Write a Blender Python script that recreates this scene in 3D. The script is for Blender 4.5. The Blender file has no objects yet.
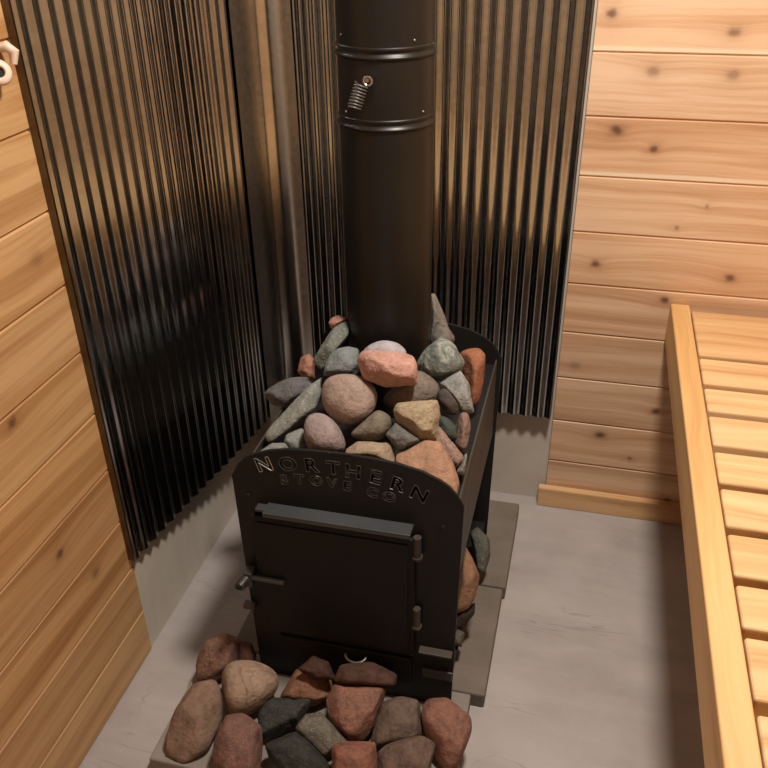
import bpy, bmesh, math, random
from mathutils import Vector, Matrix, noise

scene = bpy.context.scene
COL = scene.collection
PI = math.pi

# ------------------------------------------------------------------ helpers
def lin(c):
    return tuple(((x/255)/12.92 if x/255 <= .04045 else ((x/255+.055)/1.055)**2.4) for x in c)

def mesh_obj(name, bm, material, parent=None, smooth=False):
    me = bpy.data.meshes.new(name)
    if parent is not None:
        off = Vector((0, 0, 0)); q = parent
        while q is not None:
            off += q.location; q = q.parent
        bmesh.ops.translate(bm, verts=bm.verts, vec=-off)
    bmesh.ops.recalc_face_normals(bm, faces=bm.faces)
    bm.to_mesh(me); bm.free()
    me.materials.append(material)
    if smooth:
        for p in me.polygons: p.use_smooth = True
    o = bpy.data.objects.new(name, me); COL.objects.link(o)
    if parent is not None: o.parent = parent
    return o

def smooth_by_angle(o, ang=35):
    me = o.data
    for p in me.polygons: p.use_smooth = True
    me.set_sharp_from_angle(angle=math.radians(ang))
    return o

def thing(name, label, cat, loc, group=None):
    o = bpy.data.objects.new(name, None); COL.objects.link(o)
    o.location = loc; o.empty_display_size = .05
    return tag(o, label, cat, group)

def tag(o, label, cat, group=None):
    o['label'] = label; o['category'] = cat
    if group: o['group'] = group
    return o

def structure(o):
    o['kind'] = 'structure'; return o

def add_box(bm, x0, x1, y0, y1, z0, z1, bevel=0.0, seg=2):
    vs = [bm.verts.new((x, y, z)) for x in (x0, x1) for y in (y0, y1) for z in (z0, z1)]
    fs = []
    for q in ((0,1,3,2),(4,6,7,5),(0,4,5,1),(2,3,7,6),(0,2,6,4),(1,5,7,3)):
        fs.append(bm.faces.new([vs[i] for i in q]))
    bmesh.ops.recalc_face_normals(bm, faces=fs)
    if bevel:
        es = list({e for f in fs for e in f.edges})
        bmesh.ops.bevel(bm, geom=es, offset=bevel, segments=seg, affect='EDGES', profile=.5)

def box(*a, bevel=0.0, seg=2):
    bm = bmesh.new(); add_box(bm, *a, bevel=bevel, seg=seg); return bm

def add_prism(bm, poly, f0, f1):
    """closed polygon swept between two placement functions"""
    a = [bm.verts.new(f0(p)) for p in poly]; b = [bm.verts.new(f1(p)) for p in poly]
    n = len(poly)
    bm.faces.new(a); bm.faces.new(b[::-1])
    for i in range(n):
        bm.faces.new((a[i], b[i], b[(i+1) % n], a[(i+1) % n]))

def add_tube(bm, pts, r, n=10, closed=False):
    pts = [Vector(p) for p in pts]; rings = []
    m = len(pts); up = None
    for i, p in enumerate(pts):
        t = (pts[min(i+1, m-1)] - pts[max(i-1, 0)]).normalized()
        if up is None:
            up = t.orthogonal().normalized()
        s = (up - t*up.dot(t)).normalized(); up = s
        w = t.cross(s)
        rr = r[i] if isinstance(r, (list, tuple)) else r
        rings.append([bm.verts.new(p + (s*math.cos(2*PI*k/n) + w*math.sin(2*PI*k/n))*rr) for k in range(n)])
    for i in range(m-1):
        for k in range(n):
            bm.faces.new((rings[i][k], rings[i][(k+1) % n], rings[i+1][(k+1) % n], rings[i+1][k]))
    bm.faces.new(rings[0][::-1]); bm.faces.new(rings[-1])

def add_lathe(bm, prof, cx, cy, n=64, cap=True):
    rings = [[bm.verts.new((cx+r*math.cos(2*PI*k/n), cy+r*math.sin(2*PI*k/n), z)) for k in range(n)] for r, z in prof]
    for i in range(len(rings)-1):
        for k in range(n):
            bm.faces.new((rings[i][k], rings[i][(k+1) % n], rings[i+1][(k+1) % n], rings[i+1][k]))
    if cap:
        bm.faces.new(rings[0][::-1]); bm.faces.new(rings[-1])

# ------------------------------------------------------------------ materials
class NT:
    def __init__(s, name):
        s.m = bpy.data.materials.new(name); s.m.use_nodes = True
        s.t = s.m.node_tree; s.t.nodes.clear()
        s.out = s.t.nodes.new('ShaderNodeOutputMaterial')
        s.b = s.t.nodes.new('ShaderNodeBsdfPrincipled')
        s.t.links.new(s.b.outputs[0], s.out.inputs[0])
    def n(s, typ, **kw):
        d = s.t.nodes.new(typ)
        for k, v in kw.items(): setattr(d, k, v)
        return d
    def l(s, a, b): s.t.links.new(a, b)
    def _in(s, sock, v):
        if isinstance(v, bpy.types.NodeSocket): s.l(v, sock)
        elif v is not None: sock.default_value = v
    def math(s, op, a, b=None, c=None, clamp=False):
        d = s.n('ShaderNodeMath', operation=op, use_clamp=clamp)
        s._in(d.inputs[0], a); s._in(d.inputs[1], b); s._in(d.inputs[2], c)
        return d.outputs[0]
    def comb(s, x, y, z):
        d = s.n('ShaderNodeCombineXYZ')
        for i, v in enumerate((x, y, z)): s._in(d.inputs[i], v)
        return d.outputs[0]
    def coord(s):
        d = s.n('ShaderNodeTexCoord'); return d.outputs['Object']
    def sep(s, v):
        d = s.n('ShaderNodeSeparateXYZ'); s.l(v, d.inputs[0]); return d.outputs
    def noise(s, v, scale, detail=3, rough=.5, dist=0.0):
        d = s.n('ShaderNodeTexNoise'); s._in(d.inputs['Vector'], v)
        d.inputs['Scale'].default_value = scale; d.inputs['Detail'].default_value = detail
        d.inputs['Roughness'].default_value = rough; d.inputs['Distortion'].default_value = dist
        return d.outputs['Fac']
    def ramp(s, f, stops):
        d = s.n('ShaderNodeValToRGB'); s.l(f, d.inputs[0])
        els = d.color_ramp.elements
        while len(els) < len(stops): els.new(.5)
        for e, (p, c) in zip(els, stops):
            e.position = p; e.color = (*c, 1) if len(c) == 3 else c
        return d.outputs[0]
    def mix(s, f, a, b, blend='MIX'):
        d = s.n('ShaderNodeMix', data_type='RGBA', blend_type=blend)
        s._in(d.inputs[0], f)
        for sock, v in ((d.inputs[6], a), (d.inputs[7], b)):
            if isinstance(v, tuple): sock.default_value = (*v, 1)
            else: s.l(v, sock)
        return d.outputs[2]
    def bump(s, h, strength, dist=.002):
        d = s.n('ShaderNodeBump'); d.inputs['Strength'].default_value = strength
        d.inputs['Distance'].default_value = dist; s.l(h, d.inputs['Height'])
        s.l(d.outputs[0], s.b.inputs['Normal'])
    def set(s, **kw):
        for k, v in kw.items():
            sock = s.b.inputs[k.replace('_', ' ')]
            if isinstance(v, bpy.types.NodeSocket): s.l(v, sock)
            elif isinstance(v, tuple): sock.default_value = (*v, 1)
            else: sock.default_value = v
        return s

def wood_planks(name, along, z0, pitch, knots=(), light=(.75,.54,.37), mid=(.64,.42,.26), dark=(.46,.26,.14), seed=0.0, sap=()):
    """tongue and groove cedar: grain per plank, knots at their own places (along, height, size)"""
    t = NT(name); s = t.sep(t.coord())
    a = s['XYZ'.index(along)]; z = s[2]
    pid = t.math('FLOOR', t.math('DIVIDE', t.math('SUBTRACT', z, z0), pitch))
    wn = t.n('ShaderNodeTexWhiteNoise', noise_dimensions='1D'); t.l(t.math('ADD', pid, seed), wn.inputs['W'])
    rnd = wn.outputs['Value']; rs = t.sep(wn.outputs['Color'])
    off = t.math('MULTIPLY', rnd, 53.0)
    # slow waviness of the grain along the plank
    wv = t.noise(t.comb(t.math('ADD', t.math('MULTIPLY', a, 2.2), off), t.math('MULTIPLY', z, 5.0), off), 1.0, 2)
    zz = t.math('ADD', z, t.math('MULTIPLY', t.math('SUBTRACT', wv, .5), .035))
    kmask = None; kring = None
    warp = t.n('ShaderNodeTexNoise'); warp.inputs['Scale'].default_value = 38; t.l(t.coord(), warp.inputs['Vector'])
    wf = t.math('MULTIPLY', t.math('SUBTRACT', warp.outputs['Fac'], .5), .012)
    for (ka, kz, kr, ks) in knots:
        da = t.math('DIVIDE', t.math('ADD', t.math('SUBTRACT', a, ka), wf), kr*1.25)
        dz = t.math('DIVIDE', t.math('ADD', t.math('SUBTRACT', z, kz), wf), kr)
        d2 = t.math('ADD', t.math('MULTIPLY', da, da), t.math('MULTIPLY', dz, dz))
        m = t.math('MULTIPLY', t.math('DIVIDE', 1.0, t.math('ADD', 1.0, t.math('MULTIPLY', d2, d2))), ks)
        w = t.math('MULTIPLY', t.math('DIVIDE', ks, t.math('ADD', 1.0, t.math('MULTIPLY', d2, .10))), 1.0)
        kmask = m if kmask is None else t.math('MAXIMUM', kmask, m)
        kring = w if kring is None else t.math('MAXIMUM', kring, w)
    if kring is not None:
        zz = t.math('ADD', zz, t.math('MULTIPLY', kring, .014))
    g1 = t.noise(t.comb(t.math('ADD', t.math('MULTIPLY', a, .9), off), t.math('MULTIPLY', zz, 26.0), off), 1.0, 4, .55)
    g2 = t.noise(t.comb(t.math('ADD', t.math('MULTIPLY', a, 5.0), off), t.math('MULTIPLY', zz, 190.0), off), 1.0, 3, .6)
    g = t.math('ADD', t.math('MULTIPLY', g1, .78), t.math('MULTIPLY', g2, .22))
    c = t.ramp(g, [(.30, dark), (.46, mid), (.56, light), (.75, tuple(min(1, x*1.1) for x in light))])
    tint = t.ramp(rnd, [(0, (1.0, .93, .86)), (.35, (1, 1, 1)), (.7, (.96, .90, .84)), (1, (.86, .82, .80))])
    c = t.mix(.8, c, tint, 'MULTIPLY')
    if sap:
        fr = t.math('FRACT', t.math('DIVIDE', t.math('SUBTRACT', z, z0), pitch))
        edge = t.ramp(t.math('ADD', fr, t.math('MULTIPLY', t.math('SUBTRACT', wv, .5), .05)), [(.075, (1,1,1)), (.11, (0,0,0))])
        sel = None
        for k in sap:
            q = t.math('COMPARE', pid, float(k), .1); sel = q if sel is None else t.math('MAXIMUM', sel, q)
        c = t.mix(t.math('MULTIPLY', t.math('MULTIPLY', edge, sel), .75), c, (.86, .74, .56))
    if kmask is not None:
        c = t.mix(t.math('MULTIPLY', kring, .30, clamp=True), c, (.34, .14, .06))
        c = t.mix(t.math('MULTIPLY', kmask, .85, clamp=True), c, (.09, .035, .02))
    t.set(Base_Color=c, Roughness=.48); t.b.inputs['Specular IOR Level'].default_value = .35
    t.bump(g2, .12, .0015)
    return t.m

def wood_board(name, along, light=(.74,.47,.22), mid=(.62,.36,.15), dark=(.42,.2,.07), spots=True):
    t = NT(name); s = t.sep(t.coord()); i = t.n('ShaderNodeObjectInfo')
    off = t.math('MULTIPLY', i.outputs['Random'], 61.0)
    a = s['XYZ'.index(along)]; b = s['XYZ'.index({'x': 'Y', 'y': 'X'}[along.lower()])] if along in 'xy' else s[1 if along == 'X' else 0]
    wv = t.noise(t.comb(t.math('ADD', t.math('MULTIPLY', a, 2.5), off), t.math('MULTIPLY', b, 6.0), off), 1.0, 2)
    bb = t.math('ADD', b, t.math('MULTIPLY', t.math('SUBTRACT', wv, .5), .06))
    g1 = t.noise(t.comb(t.math('ADD', t.math('MULTIPLY', a, 1.1), off), t.math('MULTIPLY', bb, 28.0), t.math('ADD', t.math('MULTIPLY', s[2], 22.0), off)), 1.0, 4)
    g2 = t.noise(t.comb(t.math('MULTIPLY', a, 6.0), t.math('MULTIPLY', bb, 200.0), t.math('ADD', t.math('MULTIPLY', s[2], 150.0), off)), 1.0, 3)
    g = t.math('ADD', t.math('MULTIPLY', g1, .8), t.math('MULTIPLY', g2, .2))
    c = t.ramp(g, [(.30, dark), (.45, mid), (.58, light), (.8, tuple(min(1, x*1.08) for x in light))])
    c = t.mix(.7, c, t.ramp(i.outputs['Random'], [(0, (1, .95, .88)), (.5, (1, 1, 1)), (1, (.93, .86, .80))]), 'MULTIPLY')
    if spots:
        v = t.n('ShaderNodeTexVoronoi'); v.inputs['Scale'].default_value = 1.0
        t.l(t.comb(t.math('ADD', t.math('MULTIPLY', a, 5.0), off), t.math('MULTIPLY', b, 9.0), off), v.inputs['Vector'])
        k = t.ramp(v.outputs['Distance'], [(.03, (1, 1, 1)), (.14, (0, 0, 0))])
        c = t.mix(t.math('MULTIPLY', k, .75), c, (.20, .07, .03))
    t.set(Base_Color=c, Roughness=.45); t.b.inputs['Specular IOR Level'].default_value = .35
    t.bump(g2, .1, .0012)
    return t.m

def soften(c):
    l = .3*c[0]+.55*c[1]+.15*c[2]
    return tuple((l+(x-l)*.70)*1.02 for x in c)

def stone_mat(name, c1, c2, scale=9.0, contrast=.25, speck=0.0, speck_col=(.5,.5,.47), rough=.85, bump=.8, vein=None):
    c1 = soften(c1); c2 = tuple(x*.92 for x in soften(c2))
    t = NT(name); co = t.coord()
    f = t.noise(co, scale*2.2, 5, .62, .4); g = t.noise(co, scale*14, 4, .6)
    h = t.math('ADD', t.math('MULTIPLY', f, .7), t.math('MULTIPLY', g, .3))
    c = t.ramp(h, [(.5-contrast*.7, lin(c2)), (.5+contrast*.5, lin(c1))])
    if speck:
        sp = t.noise(co, scale*34, 2, .5)
        c = t.mix(t.math('MULTIPLY', t.ramp(sp, [(.54, (0,0,0)), (.64, (1,1,1))]), speck), c, speck_col)
    if vein:
        vn = t.noise(co, scale*1.3, 3, .55, 1.6)
        k = t.ramp(vn, [(.47, (0,0,0)), (.5, (1,1,1)), (.53, (0,0,0))])
        c = t.mix(t.math('MULTIPLY', k, .6), c, lin(vein))
    t.set(Base_Color=c, Roughness=rough); t.b.inputs['Specular IOR Level'].default_value = .3
    t.bump(t.math('ADD', t.noise(co, 60, 5, .65), t.math('MULTIPLY', g, .6)), bump, .004)
    return t.m

def black_steel(name, base=(.012,.0115,.011), rough=.55, spec=.4, wear=.0):
    t = NT(name); co = t.coord()
    n = t.noise(co, 26, 5, .6); n2 = t.noise(co, 5, 3)
    c = t.ramp(n2, [(.3, tuple(x*.75 for x in base)), (.7, tuple(x*1.45 for x in base))])
    if wear:
        c = t.mix(t.math('MULTIPLY', t.ramp(n, [(.58, (0,0,0)), (.75, (1,1,1))]), wear), c, (.10, .055, .03))
    r = t.math('ADD', rough-.08, t.math('MULTIPLY', n, .16))
    t.set(Base_Color=c, Roughness=r); t.b.inputs['Specular IOR Level'].default_value = spec
    t.bump(t.noise(co, 400, 2), .06, .0008)
    return t.m

def plain_metal(name, col, rough, metallic=1.0):
    t = NT(name); co = t.coord()
    n = t.noise(co, 40, 4)
    c = t.ramp(n, [(.3, tuple(x*.8 for x in col)), (.7, col)])
    t.set(Base_Color=c, Roughness=rough, Metallic=metallic); return t.m

def galvanised(name, col=(.52,.525,.53), rough=.2):
    t = NT(name); co = t.coord(); s = t.sep(co)
    v = t.n('ShaderNodeTexVoronoi'); v.inputs['Scale'].default_value = 90; t.l(co, v.inputs['Vector'])
    vs = t.sep(v.outputs['Color'])
    streak = t.noise(t.comb(t.math('MULTIPLY', s[0], 30), t.math('MULTIPLY', s[1], 30), t.math('MULTIPLY', s[2], 1.4)), 1.0, 4)
    k = t.math('ADD', t.math('MULTIPLY', vs[0], .3), t.math('MULTIPLY', streak, .7))
    c = t.ramp(k, [(.25, tuple(x*.8 for x in col)), (.7, col)])
    r = t.math('ADD', rough-.04, t.math('MULTIPLY', k, .09))
    t.set(Base_Color=c, Roughness=r, Metallic=1.0)
    return t.m

def concrete(name, c1, c2, rough=.75, scale=2.2, scratches=True, spec=.4):
    t = NT(name); co = t.coord(); s = t.sep(co)
    n = t.noise(co, scale*2, 6, .62, .3)
    n2 = t.noise(t.comb(t.math('MULTIPLY', s[0], 3.0), t.math('MULTIPLY', s[1], 16.0), s[2]), 1.0, 4, .6, .5)
    f = t.math('ADD', t.math('MULTIPLY', n, .65), t.math('MULTIPLY', n2, .35))
    c = t.ramp(f, [(.32, c2), (.62, c1)])
    h = t.noise(co, 90, 4)
    if scratches:
        m = t.noise(t.comb(t.math('MULTIPLY', s[0], 2.0), t.math('MULTIPLY', s[1], 8.0), s[2]), 1.0, 3, .5, 1.2)
        k = t.ramp(m, [(.492, (0,0,0)), (.5, (1,1,1)), (.508, (0,0,0))])
        brk = t.ramp(t.noise(co, 4.0, 2), [(.5, (0,0,0)), (.62, (1,1,1))])
        km = t.math('MULTIPLY', k, brk)
        c = t.mix(t.math('MULTIPLY', km, .45), c, tuple(x*.45 for x in c2))
        h = t.math('SUBTRACT', t.math('MULTIPLY', n2, 1.5), km)
    t.set(Base_Color=c, Roughness=rough); t.b.inputs['Specular IOR Level'].default_value = spec
    t.bump(h, .18, .003)
    return t.m

KNOTS_BACK = [(.894,1.027,.011,1), (.854,1.256,.008,.9), (.951,1.148,.010,.55), (1.095,1.227,.009,.7), (1.107,1.146,.010,.5),
              (.976,.991,.007,.95), (.885,.718,.008,.95), (1.183,.709,.009,.9), (1.052,.641,.008,1), (1.049,.818,.004,.6),
              (1.077,.335,.008,1), (.95,.243,.010,1), (1.034,.182,.005,.8), (1.146,.061,.006,.7), (.865,.443,.009,.4), (1.105,.871,.004,.5),
              (1.30,.95,.01,.9), (1.52,.78,.01,.9), (1.41,1.32,.01,.9)]
KNOTS_LEFT = [(-.952,.759,.008,.9), (-.929,.463,.008,.9), (-.85,.345,.010,.6), (-1.25,.9,.01,.9), (-.80,.977,.012,.35), (-1.5,1.2,.01,.9), (-1.1,1.5,.01,.9)]
M = {}
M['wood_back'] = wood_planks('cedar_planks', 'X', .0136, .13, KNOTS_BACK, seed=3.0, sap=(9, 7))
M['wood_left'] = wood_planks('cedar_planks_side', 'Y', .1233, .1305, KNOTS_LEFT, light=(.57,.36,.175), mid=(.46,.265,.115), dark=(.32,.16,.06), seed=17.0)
M['wood_far'] = wood_planks('cedar_planks_far', 'Y', .02, .13, (), light=(.60,.44,.28), mid=(.50,.34,.20), dark=(.35,.21,.11), seed=31.0)
M['wood_front'] = wood_planks('cedar_planks_front', 'X', .02, .13, (), light=(.50,.37,.25), mid=(.40,.28,.18), dark=(.28,.18,.10), seed=47.0)
M['rail'] = wood_board('bench_rail_wood', 'Y', light=(.72,.48,.23), mid=(.64,.39,.165), dark=(.48,.26,.09))
M['slat'] = wood_board('bench_slat_wood', 'X', light=(.74,.53,.29), mid=(.66,.43,.215), dark=(.46,.25,.11))
M['base'] = wood_board('baseboard_wood', 'X', light=(.72,.48,.26), mid=(.60,.36,.17), dark=(.40,.2,.08))
M['floor'] = concrete('trowelled_concrete', (.445,.41,.40), (.335,.302,.292), rough=.6)
M['paver'] = concrete('concrete_paver', (.20,.17,.14), (.145,.12,.095), rough=.85, scale=5, scratches=False)
M['paver_light'] = concrete('pale_concrete_paver', (.29,.26,.235), (.21,.185,.16), rough=.8, scale=5, scratches=False)
M['cement'] = concrete('cement_board', (.60,.545,.475), (.49,.44,.375), rough=.9, scale=2, scratches=False)
M['metal'] = galvanised('galvanised_corrugated_steel', (.43,.455,.475), .14)
M['flash'] = galvanised('galvanised_flashing', (.60,.61,.61), .22)
M['flange'] = plain_metal('dark_edge_trim', (.16,.125,.085), .38)  # dark brown carries the dim room reflected in the galvanised trim
M['plate'] = black_steel('stove_black_steel', (.008,.0078,.0075), .5, .32, .08)
M['door'] = black_steel('stove_door_steel', (.007,.0066,.006), .55, .28, .1)
M['awning'] = black_steel('heat_dulled_steel', (.045,.05,.055), .36, .6)
M['inside'] = black_steel('stove_inner_steel', (.010,.009,.0085), .7, .3)
M['side'] = black_steel('scuffed_side_steel', (.045,.038,.031), .5, .45, .5)
M['pipe'] = black_steel('stovepipe_black_paint', (.008,.0068,.0058), .40, .4)
M['steel'] = plain_metal('bare_steel', (.62,.60,.57), .3)
M['dull'] = plain_metal('dull_steel', (.22,.21,.20), .4)
M['letter'] = black_steel('letter_edge_steel', (.06,.058,.054), .4, .6)
M['worn_glint'] = plain_metal('worn_glint_steel', (.50,.48,.44), .45, .7)  # scraped steel of the first letter, colour made pale for its glint
M['fitting'] = plain_metal('pale_fitting', (.78,.62,.50), .45, .0)

# ------------------------------------------------------------------ room shell
RX, RY, RZ = 1.78, -2.36, 2.25
def plank_profile(z0, z1, first, pitch, depth=.0045, w=.0035):
    """front outline of tongue and groove boards, (depth, z) from bottom to top"""
    pr = [(0.0, z0)]
    k = math.ceil((z0-first)/pitch)
    z = first + k*pitch
    while z < z1-.004:
        if z > z0+.004:
            pr += [(0, z-w), (depth, z-.0006), (depth, z+.0006), (0, z+w)]
        z += pitch
    pr.append((0.0, z1)); return pr

def plank_wall(name, place, a0, a1, z0, z1, first, pitch, mat, thick=.02):
    pr = plank_profile(z0, z1, first, pitch)
    poly = pr + [(thick, z1), (thick, z0)]
    bm = bmesh.new()
    add_prism(bm, poly, lambda p: place(a0, p[0], p[1]), lambda p: place(a1, p[0], p[1]))
    return structure(mesh_obj(name, bm, mat))

XR, YL = .826, -.734          # where the planks stop beside the metal
plank_wall('wall_back', lambda a, d, z: (a, d, z), XR, RX, .0, RZ, .0136, .13, M['wood_back'])
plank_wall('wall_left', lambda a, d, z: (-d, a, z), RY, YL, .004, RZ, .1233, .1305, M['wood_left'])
plank_wall('wall_right', lambda a, d, z: (RX+d, a, z), RY, 0, 0, RZ, .02, .13, M['wood_far'])
structure(mesh_obj('wall_front', box(-.06, RX+.03, RY-.03, RY-.001, 0, RZ), M['cement']))
structure(mesh_obj('floor', box(-.06, RX+.03, RY-.03, .06, -.05, 0), M['floor']))
structure(mesh_obj('ceiling', box(-.06, RX+.03, RY-.03, .06, RZ, RZ+.04), M['wood_front']))
# cement board in the corner, behind the metal
structure(mesh_obj('wall_corner_left', box(-.03, -.004, YL, .02, 0, RZ), M['cement']))
structure(mesh_obj('wall_corner_back', box(-.004, XR, .012, .03, 0, RZ), M['cement']))
structure(mesh_obj('baseboard_back', box(.807, RX, -.022, -.0005, .0, .061, bevel=.003), M['base']))

# ------------------------------------------------------------------ corrugated heat shield
def path_sampler(pts):
    pts = [Vector((x, y, 0)) for x, y in pts]; seg = []; s = 0
    for a, b in zip(pts, pts[1:]):
        seg.append((s, a, b)); s += (b-a).length
    def f(t):
        t = max(0, min(s, t))
        for s0, a, b in reversed(seg):
            if t >= s0-1e-9:
                return a+(b-a).normalized()*(t-s0)
        return pts[0]
    return f, s

def sheet(name, pts, zlow, zhigh, mat, pitch, amp, inward, parent=None, soft=.0, phase=0.0, ext=.0007):
    f, L = path_sampler(pts)
    n = max(8, int(L/(pitch/14 if pitch else .006)))
    cols = []
    for i in range(n+1):
        t = L*i/n
        p = (f(t-soft)+f(t+soft)+f(t)*2)/4 if soft else f(t)
        if soft and (t < soft or t > L-soft): p = f(t)
        tg = (f(min(L, t+.01+soft))-f(max(0, t-.01-soft))).normalized()
        nr = Vector((-tg.y, tg.x, 0))*inward
        if pitch: p = p + nr*amp*math.sin(2*PI*t/pitch+phase)
        cols.append((p, nr))
    bm = bmesh.new(); g = []
    nz = 6
    for p, nr in cols:
        zb = zlow(p)
        fr = [bm.verts.new((p.x, p.y, zb+(zhigh-zb)*j/nz)) for j in range(nz+1)]
        bk = [bm.verts.new((p.x-nr.x*ext, p.y-nr.y*ext, zb+(zhigh-zb)*j/nz)) for j in range(nz+1)]
        g.append((fr, bk))
    for i in range(n):
        for s_ in (0, 1):
            for j in range(nz):
                bm.faces.new((g[i][s_][j], g[i+1][s_][j], g[i+1][s_][j+1], g[i][s_][j+1]))
        for j in (0, nz):
            bm.faces.new((g[i][0][j], g[i+1][0][j], g[i+1][1][j], g[i][1][j]))
    for i in (0, n):
        for j in range(nz):
            bm.faces.new((g[i][0][j], g[i][0][j+1], g[i][1][j+1], g[i][1][j]))
    o = mesh_obj(name, bm, mat, parent)
    return smooth_by_angle(o, 40)

def left_low(p):
    return .282-.012*max(0, min(1, (p.y+.75)/.4))
ls = thing('corrugated_panel', 'corrugated galvanised steel sheet on the left side of the corner, beside the left plank wall', 'metal sheet', (.03, -.43, .24))
sheet('corrugated_sheet', [(.014,-.741),(.029,-.60),(.052,-.42),(.0915,-.142)], left_low, RZ-.01, M['metal'], .0335, .0033, -1, ls, soft=.05)
bm = bmesh.new(); add_box(bm, .0008, .0135, -.7445, -.7425, .282, RZ-.01); mesh_obj('edge_flange', bm, M['flange'], ls)
rs_ = thing('corrugated_panel', 'corrugated galvanised steel sheet on the back wall, behind the black stovepipe', 'metal sheet', (.49, -.03, .29))
sheet('corrugated_sheet', [(.182,-.024),(.818,-.024)], lambda p: .292, RZ-.01, M['metal'], .0316, .0034, -1, rs_, phase=1.0)
bm = bmesh.new(); add_box(bm, .8175, .8195, -.029, .010, .292, RZ-.01); mesh_obj('edge_flange', bm, M['flange'], rs_)
fl = sheet('corner_flashing', [(.0935,-.152),(.1035,-.105),(.1112,-.068),(.1127,-.063),(.1275,-.0462),(.1310,-.0435),(.152,-.0335),(.182,-.0325)], lambda p: .255, RZ-.01, M['flash'], None, 0, -1, soft=.004)
tag(fl, 'smooth galvanised corner flashing strip between the two corrugated sheets', 'metal flashing')

# ------------------------------------------------------------------ hearth pavers
def paver(x0, x1, y0, y1, h, mat, label):
    o = mesh_obj('hearth_paver', box(x0, x1, y0, y1, 0.0, h, bevel=.004), mat)
    return tag(o, label, 'paver')
paver(.19, .762, -.400, -.075, .040, M['paver'], 'brown concrete paver under the rear of the stove, nearest the back wall')
paver(.19, .756, -.718, -.403, .0385, M['paver'], 'brown concrete paver under the front half of the stove, right edge on bare floor')
paver(.143, .728, -1.012, -.721, .040, M['paver_light'], 'paler concrete paver carrying the loose stones in front of the stove')

# ------------------------------------------------------------------ stove
SX0, SX1, SYF, SYB = .281, .692, -.762, -.217
CXS = (SX0+SX1)/2
st = thing('wood_stove', 'black steel wood-burning sauna stove with arched lettered front, heaped with stones', 'stove', (CXS, -.49, .04))
def arch_poly(z0, notch=None):
    top = [(-.2145, .562), (-.202, .585), (-.188, .602), (-.172, .613), (-.140, .627), (-.100, .636), (-.05, .6405), (0, .642)]
    top = top + [(-x, z) for x, z in top[-2::-1]]
    poly = [(SX0, z0)] + [(CXS+x, z) for x, z in top] + [(SX1, z0)]
    if notch: poly += [(SX1-.055, z0), (SX1-.055, z0+notch), (SX0+.055, z0+notch), (SX0+.055, z0)]
    return poly
def arch_plate(name, y0, y1, z0, notch, mat, cut=None):
    bm = bmesh.new()
    add_prism(bm, arch_poly(z0, notch), lambda p: (p[0], y0, p[1]), lambda p: (p[0], y1, p[1]))
    return bm

def letter_mesh(ch, cx, cz, size, rot, depth, y, offset=0.0, sx=1.0):
    cu = bpy.data.curves.new('tmp', 'FONT'); cu.body = ch; cu.size = size; cu.align_x = 'CENTER'; cu.align_y = 'CENTER'
    cu.extrude = depth; cu.resolution_u = 3; cu.offset = offset
    ob = bpy.data.objects.new('tmp', cu); COL.objects.link(ob)
    dg = bpy.context.evaluated_depsgraph_get()
    me = bpy.data.meshes.new_from_object(ob.evaluated_get(dg))
    bpy.data.objects.remove(ob); bpy.data.curves.remove(cu)
    bm = bmesh.new(); bm.from_mesh(me); bpy.data.meshes.remove(me)
    mat = Matrix.Translation((cx, y, cz)) @ Matrix.Rotation(rot, 4, 'Y') @ Matrix.Rotation(PI/2, 4, 'X') @ Matrix.Diagonal((sx, 1, 1, 1))
    bmesh.ops.transform(bm, matrix=mat, verts=bm.verts)
    bmesh.ops.remove_doubles(bm, verts=bm.verts, dist=1e-6)
    return bm

ROW1 = list(zip('NORTHERN', (.338,.384,.427,.468,.504,.544,.583,.622), (.5945,.603,.607,.608,.606,.601,.592,.577), (-.30,-.17,-.09,-.02,.06,.15,.25,.36)))
ROW2 = list(zip('STOVE', (.374,.403,.435,.464,.492), (.567,.573,.575,.575,.573), (-.12,-.06,0,.03,.07))) + list(zip('CO', (.538,.568), (.567,.562), (.14,.18)))
# cut the words through the front plate
bm = arch_plate('front_plate', SYF, SYF+.006, .040, 0, M['plate'])
fp = mesh_obj('front_plate', bm, M['plate'], st)
cutters = []
for row, size in ((ROW1, .040), (ROW2, .028)):
    for ch, x, z, r in row:
        lb = letter_mesh(ch, x, z, size, r, .012, SYF+.003, .0010, 1.05)
        co = mesh_obj('cutter', lb, M['inside']); cutters.append(co)
fp_world = fp.location.copy()
for c_ in cutters: c_.location = -st.location + Vector((0, 0, 0)); 
for c_ in cutters: c_.location = (0, 0, 0)
bpy.context.view_layer.update()
for c_ in cutters:
    md = fp.modifiers.new('b', 'BOOLEAN'); md.operation = 'DIFFERENCE'; md.solver = 'EXACT'; md.object = c_
bpy.context.view_layer.update()
dg = bpy.context.evaluated_depsgraph_get()
newme = bpy.data.meshes.new_from_object(fp.evaluated_get(dg))
fp.modifiers.clear()
fp.data = newme
fp.data.name = 'front_plate'
for c_ in cutters: bpy.data.objects.remove(c_)

# raised worn rims round each cut letter, edge highlights painted into their colour
def letter_rim(name, rows, mat, label=None):
    for row, size in rows:
        for ch, x, z, r in row:
            lb = letter_mesh(ch, x, z, size, r, .0, SYF, .0010, 1.05)
            be = [e for e in lb.edges if len(e.link_faces) == 1]
            loops = [(e.verts[0].co.copy(), e.verts[1].co.copy()) for e in be]
            lb.free()
            bm = bmesh.new()
            for a, b in loops:
                if (a-b).length > 1e-5: add_tube(bm, [a, b], .00075, 5)
            mt = M['worn_glint'] if (ch == 'N' and x < .35) else mat
            o = mesh_obj('letter_rim', bm, mt, st)
            if mt is M['worn_glint']: o['label'] = 'bare scraped metal rim of the first letter, its glint painted in'
letter_rim('letter_rim', ((ROW1, .040), (ROW2, .028)), M['letter'])

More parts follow.
